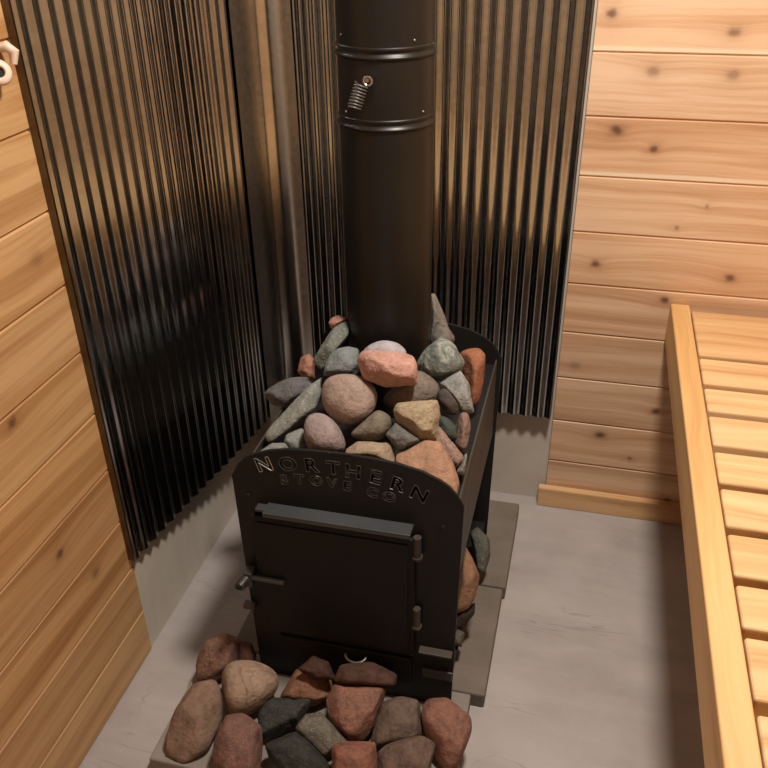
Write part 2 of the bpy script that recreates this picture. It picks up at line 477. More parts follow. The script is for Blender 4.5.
mesh_obj('back_plate', arch_plate('back_plate', SYB-.006, SYB, .040, .05, M['plate']), M['inside'], st)
for x0, x1, nm in ((SX0+.001, SX0+.005, 'l'), (SX1-.005, SX1-.001, 'r')):
    mesh_obj('side_panel', box(x0, x1, SYF+.006, SYB-.006, .355, .560, bevel=.0008), M['side'], st)
mesh_obj('stone_tray', box(SX0+.006, SX1-.006, SYF+.007, SYB-.007, .540, .546), M['inside'], st)
mesh_obj('firebox', box(.360, .612, SYF+.007, SYB-.007, .085, .535, bevel=.004), M['inside'], st)
mesh_obj('bottom_ledge', box(SX0+.006, SX1-.006, SYF+.007, SYB-.007, .077, .083), M['inside'], st)
# door with hinges and spring-handled latch
door = mesh_obj('door', box(.305, .617, SYF-.012, SYF-.0005, .182, .482, bevel=.0025), M['door'], st)
bm = box(.317, .605, SYF-.0145, SYF-.0118, .194, .470, bevel=.001); mesh_obj('door_panel', bm, M['door'], door)
for z in (.468, .292):
    bm = bmesh.new(); add_tube(bm, [(.622, SYF-.011, z-.022), (.622, SYF-.011, z+.022)], .0075, 14)
    add_tube(bm, [(.622, SYF-.011, z-.027), (.622, SYF-.011, z-.022)], .010, 14)
    smooth_by_angle(mesh_obj('hinge', bm, M['side'], door))
bm = bmesh.new(); add_box(bm, .290, .362, SYF-.024, SYF-.0150, .3275, .3355, bevel=.0015)
add_box(bm, .280, .297, SYF-.026, SYF-.001, .310, .345, bevel=.002)
lt = mesh_obj('latch', bm, M['awning'], door)
def coil(a, b, R, r, turns, n=14):
    a = Vector(a); b = Vector(b); t = (b-a).normalized(); s = t.orthogonal().normalized(); w = t.cross(s)
    return [(a+(b-a)*(i/(turns*n)) + (s*math.cos(2*PI*i/n)+w*math.sin(2*PI*i/n))*R) for i in range(turns*n+1)]
bm = bmesh.new(); add_tube(bm, coil((.286, SYF-.026, .330), (.281, SYF-.050, .330), .0095, .0016, 6), .0014, 6)
smooth_by_angle(mesh_obj('spring_handle', bm, M['dull'], lt), 60)
bm = bmesh.new(); add_tube(bm, [(.286, SYF-.015, .330), (.2808, SYF-.052, .330)], .005, 10)
mesh_obj('latch_rod', bm, M['inside'], lt)
mesh_obj('latch_catch', box(.266, .290, SYF-.016, SYF-.0005, .236, .246, bevel=.001), M['side'], st)
bm = bmesh.new(); add_box(bm, .338, .613, SYF-.032, SYF-.0003, .506, .510, bevel=.001); add_box(bm, .338, .613, SYF-.032, SYF-.029, .500, .5065, bevel=.001)
add_box(bm, .318, .339, SYF-.018, SYF-.0003, .499, .505, bevel=.001)
mesh_obj('awning', bm, M['awning'], st)
# ash drawer and ledges below the door
ash = mesh_obj('ash_drawer', box(.335, .610, SYF-.010, SYF-.0005, .098, .170, bevel=.002), M['door'], st)
bm = bmesh.new(); add_tube(bm, [(.497+.021*math.cos(a), SYF-.010-.014*math.sin(a), .152-.004*math.sin(a)) for a in [PI*i/12 for i in range(13)]], .003, 8)
o = smooth_by_angle(mesh_obj('drawer_handle', bm, M['dull'], ash)); o['label'] = 'small bright curved drawer handle'
mesh_obj('front_ledge', box(.627, .692, SYF-.018, SYF-.0003, .200, .205, bevel=.001), M['side'], st)
mesh_obj('front_ledge', box(.633, .693, SYF-.004, SYF-.0003, .120, .144, bevel=.001), M['awning'], st)
for x, z in ((.666, .513), (.300, .52)):
    bm = bmesh.new(); add_lathe(bm, [(.0055, 0), (.0055, .003), (.003, .0045)], 0, 0, 12)
    bmesh.ops.transform(bm, matrix=Matrix.Translation((x, SYF-.0002, z)) @ Matrix.Rotation(PI/2, 4, 'X'), verts=bm.verts)
    mesh_obj('bolt', bm, M['plate'], st)

# ------------------------------------------------------------------ stovepipe
PX, PY = .4855, -.41
sp = thing('stovepipe', 'black round stovepipe rising from the stove out of the stones', 'stovepipe', (PX, PY, .546))
def arc_bead(z, R, h, k=6):
    return [(R+h*math.sin(PI*i/k), z-h*1.25+2.5*h*i/k) for i in range(k+1)]
low = [(.0845, .5465)] + [(.0845, 1.1185)] + arc_bead(1.1275, .0845, .0032) + [(.0835, 1.1345), (.0825, 1.1365), (.0825, 1.139)]
bm = bmesh.new(); add_lathe(bm, low, PX, PY, 96); smooth_by_angle(mesh_obj('lower_section', bm, M['pipe'], sp), 45)
mid = [(.0840, 1.1392), (.0856, 1.1398), (.0856, 1.1425), (.0840, 1.144), (.0840, 1.2335)] + arc_bead(1.2425, .0840, .0034) + [(.0830, 1.2495), (.082, 1.2515), (.082, 1.254)]
bm = bmesh.new(); add_lathe(bm, mid, PX, PY, 96); smooth_by_angle(mesh_obj('damper_section', bm, M['pipe'], sp), 45)
up = [(.0842, 1.2542), (.0858, 1.2548), (.0858, 1.2575), (.0842, 1.259), (.0842, RZ-.002)]
bm = bmesh.new(); add_lathe(bm, up, PX, PY, 96); smooth_by_angle(mesh_obj('upper_section', bm, M['pipe'], sp), 45)
# damper handle: eye on the spindle with a drooping spring grip
a0 = math.atan2(-.493-PY, .479-PX)
ex, ey = PX+.0855*math.cos(a0), PY+.0855*math.sin(a0)
bm = bmesh.new()
add_tube(bm, [(ex, ey+.006, 1.2115), (ex-.001, ey-.014, 1.2115)], .0035, 10)
add_tube(bm, [(ex+.007*math.cos(t), ey-.014, 1.2105+.007*math.sin(t)) for t in [2*PI*i/16 for i in range(17)]], .0019, 8)
dh = smooth_by_angle(mesh_obj('damper_handle', bm, M['steel'], sp)); dh['label'] = 'shiny eye of the damper handle'
bm = bmesh.new(); add_tube(bm, coil((ex-.010, ey-.016, 1.206), (ex-.020, ey-.030, 1.170), .0115, .0014, 8), .0013, 6)
smooth_by_angle(mesh_obj('spring_grip', bm, M['letter'], dh), 60)
for (pxx, z) in ((-.062, 1.274), (.062, 1.268), (-.056, 1.152), (.074, 1.152)):
    yy = PY-math.sqrt(.0842**2-pxx**2); bm = bmesh.new()
    bmesh.ops.create_icosphere(bm, subdivisions=2, radius=.0027, matrix=Matrix.Translation((PX+pxx, yy, z)))
    mesh_obj('screw', bm, M['dull'], sp, True)

# ------------------------------------------------------------------ stones
# every stone is a rounded convex body: (sharpness, centre, bounding planes (normal, distance))
STONES = {
't1':(7,(0.4604,-0.625,0.6681),[(-0.741,-0.666,-0.092,0.0545),(-0.865,0.042,-0.499,0.0491),(-0.257,-0.931,-0.259,0.0462),(-0.528,-0.324,-0.786,0.0532),(0.345,-0.761,-0.549,0.0521),(0.15,-0.123,-0.981,0.053),(0.799,-0.371,-0.472,0.056),(0.583,0.188,-0.79,0.0524),(0.966,-0.251,0.058,0.0535),(0.758,0.493,-0.427,0.0548),(0.743,0.177,0.646,0.0544),(0.556,0.793,0.249,0.0546),(0.217,0.269,0.938,0.0501),(0.041,0.826,0.562,0.0495),(-0.281,0.245,0.928,0.0541),(-0.412,0.7,0.583,0.0517),(-0.74,-0.501,0.449,0.0548),(-0.994,0.068,0.09,0.0595),(0.511,-0.637,0.578,0.0483),(-0.306,-0.734,0.607,0.0513),(0.317,-0.914,0.252,0.0474),(-0.309,0.638,-0.705,0.0451),(0.19,0.909,-0.37,0.0518),(-0.477,0.852,-0.215,0.0454)]),
't2':(7,(0.4303,-0.695,0.628),[(-0.786,-0.541,0.3,0.0399),(-0.99,0.054,-0.129,0.0397),(-0.582,-0.813,0.026,0.0349),(-0.862,-0.136,-0.488,0.0366),(0.104,-0.919,-0.381,0.0352),(-0.123,-0.356,-0.926,0.0399),(0.54,-0.754,-0.374,0.0409),(0.299,-0.024,-0.954,0.0433),(0.972,-0.102,0.214,0.0413),(0.841,0.5,-0.208,0.0449),(0.812,0.284,0.511,0.0362),(0.667,0.717,0.204,0.0365),(0.547,0.334,0.768,0.0362),(0.276,0.929,0.245,0.0329),(-0.03,0.129,0.991,0.0427),(-0.263,0.793,0.55,0.0442),(-0.636,-0.32,0.702,0.0454),(-0.909,0.308,0.281,0.0485),(0.57,-0.652,0.501,0.0384),(0.044,-0.483,0.874,0.0337),(0.312,-0.938,0.154,0.0384),(-0.461,0.552,-0.695,0.0365),(0.156,0.834,-0.53,0.038),(-0.428,0.879,-0.209,0.0369)]),
't3':(20,(0.345,-0.6,0.6104),[(0.606,-0.605,-0.518,0.035),(0.344,0.041,-0.938,0.0342),(0.717,-0.534,-0.447,0.0279),(0.491,0.065,-0.869,0.0283),(0.81,-0.477,-0.342,0.0272),(0.543,0.21,-0.813,0.0273),(0.999,0.047,-0.016,0.046),(0.812,0.49,-0.318,0.0454),(0.986,-0.035,-0.166,0.0367),(0.753,0.446,-0.485,0.035),(-0.379,-0.054,0.924,0.0392),(-0.64,0.631,0.437,0.0384),(-0.547,-0.256,0.797,0.0155),(-0.831,0.459,0.313,0.0156),(-0.445,-0.112,0.889,0.0247),(-0.703,0.488,0.517,0.0258),(-0.594,-0.288,0.751,0.0268),(-0.86,0.463,0.216,0.0257),(-0.817,-0.401,0.413,0.048),(-0.992,0.03,0.12,0.0483),(-0.575,-0.779,-0.251,0.0799),(-0.76,-0.097,-0.643,0.0724),(0.635,-0.471,0.612,0.0336),(-0.048,-0.818,0.573,0.0291),(0.488,-0.827,0.28,0.0346),(-0.287,0.942,-0.172,0.0337),(-0.572,0.662,-0.485,0.0295),(0.105,0.562,-0.821,0.0334),(0.0,0.0,-1.0,0.0489)]),
't4':(17,(0.3717,-0.68,0.5952),[(0.238,-0.821,-0.519,0.019),(0.002,-0.229,-0.974,0.0193),(0.987,-0.015,0.161,0.0206),(0.759,0.586,-0.282,0.0208),(0.653,0.133,0.746,0.0221),(0.437,0.849,0.298,0.0242),(-0.276,-0.038,0.96,0.0185),(-0.543,0.548,0.636,0.0207),(-0.822,-0.35,0.449,0.0233),(-0.961,0.273,-0.034,0.0207),(-0.482,-0.848,-0.219,0.0243),(-0.702,-0.383,-0.6,0.0253),(0.513,-0.739,0.437,0.0198),(0.188,-0.435,0.88,0.02),(0.138,-0.977,0.164,0.0214),(-0.586,0.555,-0.59,0.0234),(-0.008,0.456,-0.89,0.0195),(-0.17,0.94,-0.295,0.0226),(-0.547,-0.821,-0.162,0.0213)]),
't5':(20,(0.3408,-0.71,0.5929),[(0.493,-0.77,-0.404,0.0108),(0.243,-0.162,-0.956,0.0117),(0.795,0.289,0.534,0.0228),(0.571,0.809,0.139,0.0229),(0.004,0.242,0.97,0.0122),(-0.211,0.748,0.63,0.0127),(-0.43,-0.107,0.897,0.0134),(-0.72,0.502,0.478,0.0142),(0.149,-0.846,-0.512,0.0115),(-0.086,-0.317,-0.944,0.0118),(0.729,-0.66,0.18,0.0192),(0.202,-0.573,0.794,0.0187),(0.037,-0.934,0.354,0.0157),(-0.214,0.963,-0.163,0.017),(-0.53,0.54,-0.653,0.0193),(0.094,0.749,-0.656,0.0182),(0.547,0.821,0.162,0.0194)]),
't6':(23,(0.2952,-0.5,0.5852),[(-0.085,-0.902,-0.423,0.0359),(-0.377,-0.204,-0.903,0.0369),(0.635,-0.652,-0.413,0.0271),(0.431,-0.04,-0.902,0.03),(0.988,-0.051,-0.148,0.0442),(0.675,0.531,-0.512,0.0405),(0.496,0.245,0.833,0.0438),(0.304,0.796,0.523,0.046),(-0.005,0.082,0.997,0.029),(-0.314,0.849,0.425,0.027),(-0.386,-0.07,0.92,0.0294),(-0.624,0.456,0.635,0.0313),(-0.614,-0.12,0.78,0.0373),(-0.804,0.512,0.302,0.0337),(-0.48,-0.875,-0.059,0.0429),(-0.807,-0.309,-0.503,0.048),(0.599,-0.67,0.438,0.0373),(0.082,-0.732,0.677,0.0349),(0.285,-0.957,0.053,0.0361),(-0.365,0.554,-0.749,0.0374),(0.031,0.864,-0.502,0.0374),(-0.455,0.89,-0.008,0.0392),(0.0,0.0,-1.0,0.0237)]),
't7':(17,(0.3063,-0.42,0.6005),[(-0.368,-0.894,-0.255,0.0202),(-0.666,-0.096,-0.74,0.0202),(0.553,-0.625,-0.551,0.0282),(0.353,-0.051,-0.934,0.0293),(0.994,0.066,0.086,0.0173),(0.834,0.519,-0.187,0.0174),(0.687,0.36,0.631,0.0256),(0.392,0.897,0.207,0.0225),(-0.389,0.125,0.913,0.0275),(-0.554,0.63,0.544,0.0257),(-0.704,-0.534,0.468,0.0187),(-0.991,0.082,0.105,0.0199),(-0.547,-0.799,-0.249,0.0214),(-0.767,-0.16,-0.621,0.021),(0.378,-0.893,0.244,0.0264),(0.382,-0.509,0.771,0.0268),(-0.05,-0.822,0.568,0.0255),(0.103,0.768,-0.632,0.0234),(-0.552,0.829,-0.09,0.0244),(-0.464,0.653,-0.599,0.022)]),
't8':(20,(0.381,-0.475,0.6894),[(0.851,-0.251,-0.461,0.0188),(0.678,0.209,-0.705,0.0183),(0.877,-0.218,-0.428,0.017),(0.715,0.219,-0.663,0.0166),(0.841,-0.259,-0.475,0.0166),(0.707,0.134,-0.694,0.0165),(0.999,0.001,0.037,0.0371),(0.797,0.541,-0.269,0.0362),(0.292,0.137,0.947,0.0595),(0.088,0.785,0.614,0.0614),(-0.411,-0.11,0.905,0.0318),(-0.636,0.582,0.507,0.0315),(-0.723,-0.253,0.642,0.0187),(-0.897,0.237,0.372,0.0189),(-0.769,-0.251,0.588,0.0189),(-0.912,0.346,0.222,0.0177),(-0.78,-0.528,0.336,0.0315),(-0.986,0.158,-0.052,0.0308),(0.054,-0.709,-0.703,0.0628),(-0.15,-0.056,-0.987,0.0579),(-0.098,-0.993,0.064,0.0257),(0.532,-0.734,0.423,0.0289),(0.158,-0.602,0.783,0.0256),(-0.541,0.513,-0.666,0.0246),(0.154,0.853,-0.499,0.03),(-0.504,0.863,0.026,0.0275),(0.853,0.523,0.0,0.0384),(-0.644,0.545,0.537,0.0268)]),
't9':(20,(0.3857,-0.44,0.7283),[(-0.335,-0.834,-0.437,0.0163),(-0.553,-0.28,-0.785,0.0174),(0.538,-0.545,-0.643,0.0124),(0.322,0.09,-0.943,0.012),(0.943,-0.3,-0.147,0.0146),(0.776,0.367,-0.513,0.0155),(0.332,0.15,0.931,0.0144),(0.114,0.815,0.568,0.0142),(-0.176,-0.201,0.964,0.0117),(-0.446,0.516,0.732,0.0136),(-0.58,-0.435,0.689,0.0134),(-0.887,0.235,0.397,0.0151),(-0.709,-0.701,-0.075,0.0174),(-0.88,0.117,-0.46,0.0157),(0.453,-0.884,0.112,0.0187),(0.422,-0.53,0.736,0.0186),(-0.149,-0.949,0.279,0.0188),(-0.037,0.942,-0.333,0.0186),(-0.524,0.824,-0.213,0.0165),(-0.338,0.633,-0.697,0.0178),(0.959,0.284,0.0,0.0196),(0.644,-0.545,-0.537,0.0089)]),
't10':(20,(0.4266,-0.545,0.6956),[(0.217,-0.815,-0.537,0.0255),(-0.004,-0.123,-0.992,0.0267),(0.773,-0.575,-0.267,0.0301),(0.537,0.272,-0.799,0.0317),(0.978,0.14,0.153,0.033),(0.725,0.665,-0.177,0.0302),(0.228,0.094,0.969,0.032),(0.037,0.758,0.651,0.0343),(-0.239,0.047,0.97,0.029),(-0.442,0.715,0.541,0.028),(-0.625,-0.297,0.722,0.0281),(-0.86,0.386,0.334,0.0289),(-0.863,-0.377,0.336,0.0338),(-0.994,0.018,0.104,0.034),(0.058,-0.87,-0.489,0.0277),(-0.142,-0.324,-0.935,0.0312),(-0.026,-0.864,0.502,0.0287),(0.316,-0.925,0.212,0.0282),(0.472,-0.454,0.756,0.0286),(-0.113,0.728,-0.676,0.026),(-0.073,0.997,-0.025,0.0253),(-0.556,0.688,-0.467,0.0262)]),
't11':(27,(0.53,-0.6,0.728),[(-0.082,-0.906,-0.415,0.0303),(-0.3,-0.107,-0.948,0.0323),(0.24,-0.813,-0.531,0.0321),(0.025,0.05,-0.998,0.0308),(0.999,-0.05,-0.003,0.0554),(0.84,0.453,-0.299,0.0535),(0.872,0.12,0.475,0.0507),(0.723,0.676,0.141,0.0501),(0.171,0.082,0.982,0.0299),(0.04,0.686,0.727,0.0329),(-0.063,0.234,0.97,0.0339),(-0.2,0.786,0.585,0.0321),(-0.666,-0.259,0.7,0.0536),(-0.842,0.468,0.269,0.0533),(-0.688,-0.725,-0.029,0.0468),(-0.9,-0.115,-0.42,0.0501),(0.226,-0.559,0.798,0.0433),(-0.197,-0.965,0.174,0.0411),(0.491,-0.794,0.358,0.0434),(0.288,0.705,-0.648,0.0411),(-0.152,0.971,-0.186,0.0443),(-0.551,0.494,-0.672,0.0428),(-0.179,0.8,0.572,0.0308)]),
't12':(8,(0.5089,-0.545,0.7295),[(0.189,-0.801,-0.567,0.0185),(0.005,-0.078,-0.997,0.0188),(0.911,-0.264,-0.317,0.0408),(0.699,0.343,-0.627,0.038),(0.647,0.294,0.704,0.034),(0.408,0.874,0.266,0.0296),(0.133,0.196,0.971,0.0238),(-0.014,0.771,0.637,0.0236),(-0.381,0.165,0.91,0.0256),(-0.483,0.608,0.63,0.0248),(-0.766,-0.172,0.619,0.0371),(-0.873,0.411,0.264,0.0352),(-0.477,-0.863,-0.164,0.0352),(-0.74,-0.077,-0.668,0.0384),(0.27,-0.941,0.202,0.0339),(0.484,-0.602,0.635,0.0316),(-0.127,-0.797,0.59,0.0376),(0.11,0.899,-0.424,0.0337),(-0.589,0.806,-0.049,0.0379),(-0.266,0.436,-0.86,0.0365),(0.179,-0.8,-0.572,0.0166)]),
't13':(8,(0.5681,-0.56,0.6569),[(-0.424,-0.751,-0.506,0.0579),(-0.524,-0.12,-0.843,0.0545),(0.164,-0.752,-0.638,0.0366),(0.068,-0.298,-0.952,0.0376),(0.588,-0.702,-0.402,0.0371),(0.43,0.075,-0.9,0.0376),(0.931,-0.342,0.131,0.049),(0.728,0.541,-0.42,0.0481),(0.76,-0.001,0.65,0.0504),(0.694,0.653,0.304,0.0552),(0.295,0.027,0.955,0.0446),(0.159,0.812,0.561,0.0491),(-0.59,0.011,0.808,0.0349),(-0.693,0.581,0.427,0.0339),(-0.647,0.013,0.763,0.0367),(-0.743,0.448,0.496,0.037),(-0.742,-0.669,0.047,0.0626),(-0.895,0.108,-0.433,0.0618),(-0.376,-0.856,0.356,0.0451),(0.415,-0.895,0.162,0.0401),(0.204,-0.661,0.722,0.0427),(0.292,0.851,-0.437,0.0458),(-0.209,0.956,-0.206,0.0477),(-0.277,0.592,-0.757,0.0484),(0.269,0.826,0.496,0.0446)]),
't14':(7,(0.5174,-0.665,0.6396),[(0.329,-0.834,-0.442,0.0242),(0.153,-0.163,-0.975,0.0257),(0.886,-0.421,-0.195,0.0286),(0.61,0.367,-0.702,0.0263),(0.898,0.19,0.398,0.0391),(0.746,0.663,0.056,0.0381),(0.26,0.298,0.919,0.0347),(0.145,0.76,0.633,0.0358),(-0.612,-0.011,0.791,0.0235),(-0.749,0.504,0.429,0.0234),(-0.619,-0.13,0.774,0.0241),(-0.793,0.515,0.326,0.024),(-0.163,-0.911,-0.38,0.0312),(-0.375,-0.082,-0.923,0.0302),(0.533,-0.596,0.6,0.0305),(-0.141,-0.739,0.658,0.0279),(0.114,-0.988,0.105,0.0286),(0.283,0.82,-0.498,0.0267),(-0.509,0.843,-0.172,0.028),(-0.39,0.64,-0.662,0.0296)]),
't15':(27,(0.5285,-0.715,0.6189),[(0.037,-0.911,-0.411,0.0174),(-0.158,-0.232,-0.96,0.0181),(0.039,-0.772,-0.635,0.0187),(-0.093,-0.263,-0.96,0.0179),(1.0,-0.005,0.025,0.0417),(0.778,0.514,-0.362,0.0383),(0.873,-0.037,0.486,0.0363),(0.68,0.73,-0.073,0.037),(0.019,0.137,0.99,0.0179),(-0.177,0.856,0.486,0.0184),(-0.464,-0.079,0.882,0.0294),(-0.668,0.668,0.328,0.0294),(-0.838,-0.541,0.071,0.0481),(-0.954,-0.035,-0.296,0.047),(0.695,-0.453,0.558,0.0299),(-0.223,-0.673,0.705,0.0309),(0.326,-0.907,0.265,0.0282),(0.281,0.871,-0.403,0.0316),(-0.474,0.816,-0.33,0.0309),(-0.046,0.37,-0.928,0.0324),(0.732,0.274,0.624,0.0347),(0.949,-0.078,0.305,0.0364)]),
't16':(30,(0.5992,-0.655,0.6623),[(-0.356,-0.892,-0.277,0.0311),(-0.543,-0.213,-0.812,0.0339),(0.316,-0.865,-0.389,0.0359),(0.221,-0.288,-0.932,0.0417),(0.977,-0.201,0.066,0.0359),(0.911,0.306,-0.276,0.0373),(0.886,-0.146,0.441,0.0372),(0.75,0.656,-0.086,0.0383),(-0.131,0.136,0.982,0.031),(-0.272,0.883,0.383,0.0281),(-0.782,-0.209,0.587,0.0482),(-0.912,0.34,0.229,0.0493),(-0.777,-0.597,-0.199,0.0381),(-0.822,0.038,-0.568,0.0345),(0.1,-0.993,0.06,0.0393),(0.532,-0.661,0.53,0.0341),(-0.08,-0.693,0.717,0.0399),(0.271,0.543,-0.795,0.0375),(0.131,0.972,-0.195,0.0346),(-0.399,0.74,-0.541,0.0405),(-0.363,-0.881,-0.305,0.0289),(0.14,-0.887,-0.44,0.0349),(0.397,0.447,-0.801,0.0331)]),
't17':(30,(0.5757,-0.69,0.6398),[(-0.272,-0.768,-0.58,0.0218),(-0.368,-0.281,-0.886,0.021),(0.453,-0.649,-0.612,0.0227),(0.338,-0.174,-0.925,0.0223),(0.991,-0.094,0.098,0.0304),(0.767,0.537,-0.351,0.0279),(0.463,0.276,0.842,0.0171),(0.319,0.856,0.408,0.0168),(-0.599,-0.259,0.758,0.0242),(-0.821,0.515,0.248,0.0258),(-0.63,-0.75,-0.202,0.0211),(-0.774,-0.268,-0.574,0.0219),(-0.203,-0.509,0.837,0.0263),(0.196,-0.968,0.155,0.0238),(0.628,-0.646,0.434,0.026),(0.366,0.672,-0.644,0.0249),(-0.242,0.905,-0.351,0.022),(-0.421,0.625,-0.657,0.0269),(-0.732,-0.274,-0.624,0.0186),(0.363,0.881,0.305,0.0161),(0.582,-0.62,-0.526,0.019)]),
't18':(27,(0.632,-0.712,0.5988),[(-0.363,-0.79,-0.494,0.0347),(-0.441,-0.403,-0.802,0.0352),(-0.273,-0.894,-0.356,0.0326),(-0.407,-0.273,-0.872,0.034),(0.525,-0.722,-0.451,0.0672),(0.453,-0.242,-0.858,0.0702),(0.888,0.095,0.45,0.0413),(0.695,0.716,-0.066,0.0377),(0.765,0.176,0.619,0.0408),(0.683,0.69,0.241,0.0414),(0.1,0.372,0.923,0.0499),(-0.012,0.907,0.42,0.0458),(-0.511,0.035,0.859,0.0524),(-0.633,0.671,0.386,0.0529),(-0.832,-0.546,0.096,0.0594),(-0.961,-0.101,-0.257,0.0624),(0.369,-0.637,0.677,0.0313),(-0.154,-0.473,0.867,0.0325),(-0.021,-0.982,0.189,0.0338),(0.183,0.943,-0.278,0.0285),(-0.621,0.558,-0.551,0.0302),(0.195,0.435,-0.879,0.033),(1.0,0.0,0.0,0.054),(-0.949,0.078,-0.305,0.0543),(-0.14,0.887,0.44,0.047),(-0.582,0.62,0.526,0.0478),(0.318,0.929,-0.19,0.0298)]),
't19':(17,(0.6491,-0.66,0.6107),[(-0.55,-0.786,-0.282,0.0174),(-0.658,-0.167,-0.734,0.0176),(-0.16,-0.893,-0.42,0.0256),(-0.28,-0.184,-0.942,0.026),(0.892,-0.44,-0.099,0.0396),(0.773,0.246,-0.585,0.0392),(0.727,0.166,0.666,0.0183),(0.608,0.763,0.217,0.0178),(0.646,0.126,0.753,0.0172),(0.599,0.689,0.407,0.0183),(-0.532,-0.071,0.844,0.0374),(-0.687,0.518,0.51,0.0415),(-0.655,-0.715,-0.245,0.0196),(-0.744,-0.138,-0.653,0.0195),(-0.161,-0.782,0.602,0.022),(0.258,-0.895,0.363,0.0264),(0.56,-0.566,0.605,0.0248),(-0.301,0.648,-0.699,0.025),(0.318,0.842,-0.435,0.0251),(-0.253,0.955,-0.156,0.0265),(1.0,0.0,0.0,0.0369),(-0.397,-0.447,0.801,0.0246),(-0.318,-0.929,0.19,0.0204),(0.755,0.164,-0.635,0.0342)]),
't20':(9,(0.683,-0.67,0.5833),[(0.279,-0.787,-0.55,0.0168),(0.177,-0.116,-0.977,0.0157),(0.888,-0.45,0.098,0.01),(0.771,0.376,-0.514,0.0099),(0.9,0.017,0.436,0.0137),(0.87,0.482,0.106,0.0142),(-0.661,-0.263,0.703,0.0088),(-0.863,0.427,0.269,0.0102),(-0.77,-0.634,0.064,0.0146),(-0.835,0.181,-0.52,0.0138),(-0.298,-0.868,0.398,0.016),(0.454,-0.863,0.221,0.016),(0.409,-0.374,0.832,0.0145),(0.061,0.649,-0.759,0.0156),(-0.005,0.967,-0.256,0.017),(-0.455,0.538,-0.709,0.0159),(1.0,0.0,0.0,0.006),(-0.755,-0.164,0.635,0.006)]),
't21':(9,(0.67,-0.6,0.6094),[(-0.647,-0.726,-0.232,0.0243),(-0.758,-0.244,-0.604,0.0258),(0.596,-0.704,-0.387,0.0314),(0.536,-0.103,-0.838,0.0329),(0.914,-0.359,0.187,0.0141),(0.875,0.368,-0.314,0.0151),(0.9,-0.111,0.421,0.0182),(0.766,0.635,-0.1,0.0176),(-0.092,0.335,0.938,0.038),(-0.157,0.823,0.546,0.0361),(-0.884,-0.096,0.457,0.0201),(-0.938,0.283,0.2,0.0201),(-0.773,-0.524,0.358,0.0147),(-0.919,0.325,-0.221,0.0152),(-0.223,-0.769,0.599,0.0234),(0.198,-0.948,0.25,0.0241),(0.233,-0.534,0.813,0.0262),(0.07,0.527,-0.847,0.0236),(0.211,0.942,-0.263,0.0231),(-0.354,0.809,-0.47,0.0231),(-0.79,-0.514,0.335,0.0106)]),
't22':(30,(0.6089,-0.5,0.7001),[(0.006,-0.763,-0.647,0.0344),(-0.091,-0.213,-0.973,0.0349),(0.363,-0.641,-0.676,0.0348),(0.221,0.051,-0.974,0.0317),(0.939,-0.315,-0.139,0.0436),(0.735,0.422,-0.53,0.0398),(0.795,0.102,0.598,0.0373),(0.637,0.746,0.195,0.0352),(0.417,0.028,0.909,0.0367),(0.334,0.73,0.596,0.0401),(-0.617,-0.016,0.787,0.0352),(-0.709,0.495,0.502,0.0354),(-0.75,-0.304,0.588,0.0351),(-0.883,0.438,0.169,0.0353),(-0.607,-0.787,-0.115,0.0405),(-0.776,0.087,-0.624,0.0415),(0.443,-0.896,0.012,0.0392),(0.226,-0.693,0.685,0.0383),(-0.133,-0.975,0.176,0.0341),(-0.111,0.966,-0.236,0.0389),(-0.606,0.729,-0.319,0.0354),(0.031,0.712,-0.702,0.0377),(-0.269,-0.826,-0.496,0.0361)]),
't23':(27,(0.653,-0.55,0.6621),[(-0.429,-0.701,-0.57,0.0268),(-0.472,-0.031,-0.881,0.024),(0.349,-0.799,-0.489,0.0392),(0.23,-0.001,-0.973,0.0388),(0.949,0.001,0.316,0.0228),(0.883,0.468,0.028,0.0229),(0.764,0.189,0.617,0.0271),(0.661,0.697,0.277,0.0261),(-0.468,-0.103,0.878,0.0311),(-0.608,0.631,0.481,0.0333),(-0.731,-0.673,-0.111,0.0239),(-0.807,0.123,-0.577,0.0228),(0.314,-0.709,0.632,0.0298),(-0.18,-0.74,0.648,0.0275),(0.165,-0.979,0.121,0.03),(0.012,0.541,-0.841,0.025),(0.282,0.95,-0.131,0.0298),(-0.389,0.735,-0.555,0.0283),(-0.641,-0.701,-0.312,0.0185)]),
't24':(17,(0.6654,-0.43,0.6393),[(-0.89,-0.437,-0.13,0.0248),(-0.936,-0.065,-0.346,0.0247),(0.548,-0.585,-0.598,0.0593),(0.44,0.032,-0.897,0.0555),(0.91,-0.41,0.068,0.0232),(0.933,0.194,-0.304,0.0259),(0.986,-0.16,0.056,0.0259),(0.825,0.473,-0.309,0.0238),(0.718,0.062,0.694,0.0391),(0.557,0.808,0.191,0.0355),(-0.011,-0.002,1.0,0.0457),(-0.115,0.828,0.549,0.0472),(-0.544,-0.013,0.839,0.0479),(-0.634,0.56,0.534,0.0495),(-0.742,-0.653,0.15,0.0205),(-0.964,-0.009,-0.264,0.024),(0.199,-0.954,0.226,0.0375),(0.184,-0.653,0.735,0.0373),(-0.425,-0.785,0.451,0.0371),(-0.309,0.661,-0.684,0.0404),(0.383,0.886,-0.263,0.0413),(-0.356,0.931,-0.074,0.0404),(1.0,0.0,0.0,0.0206)]),
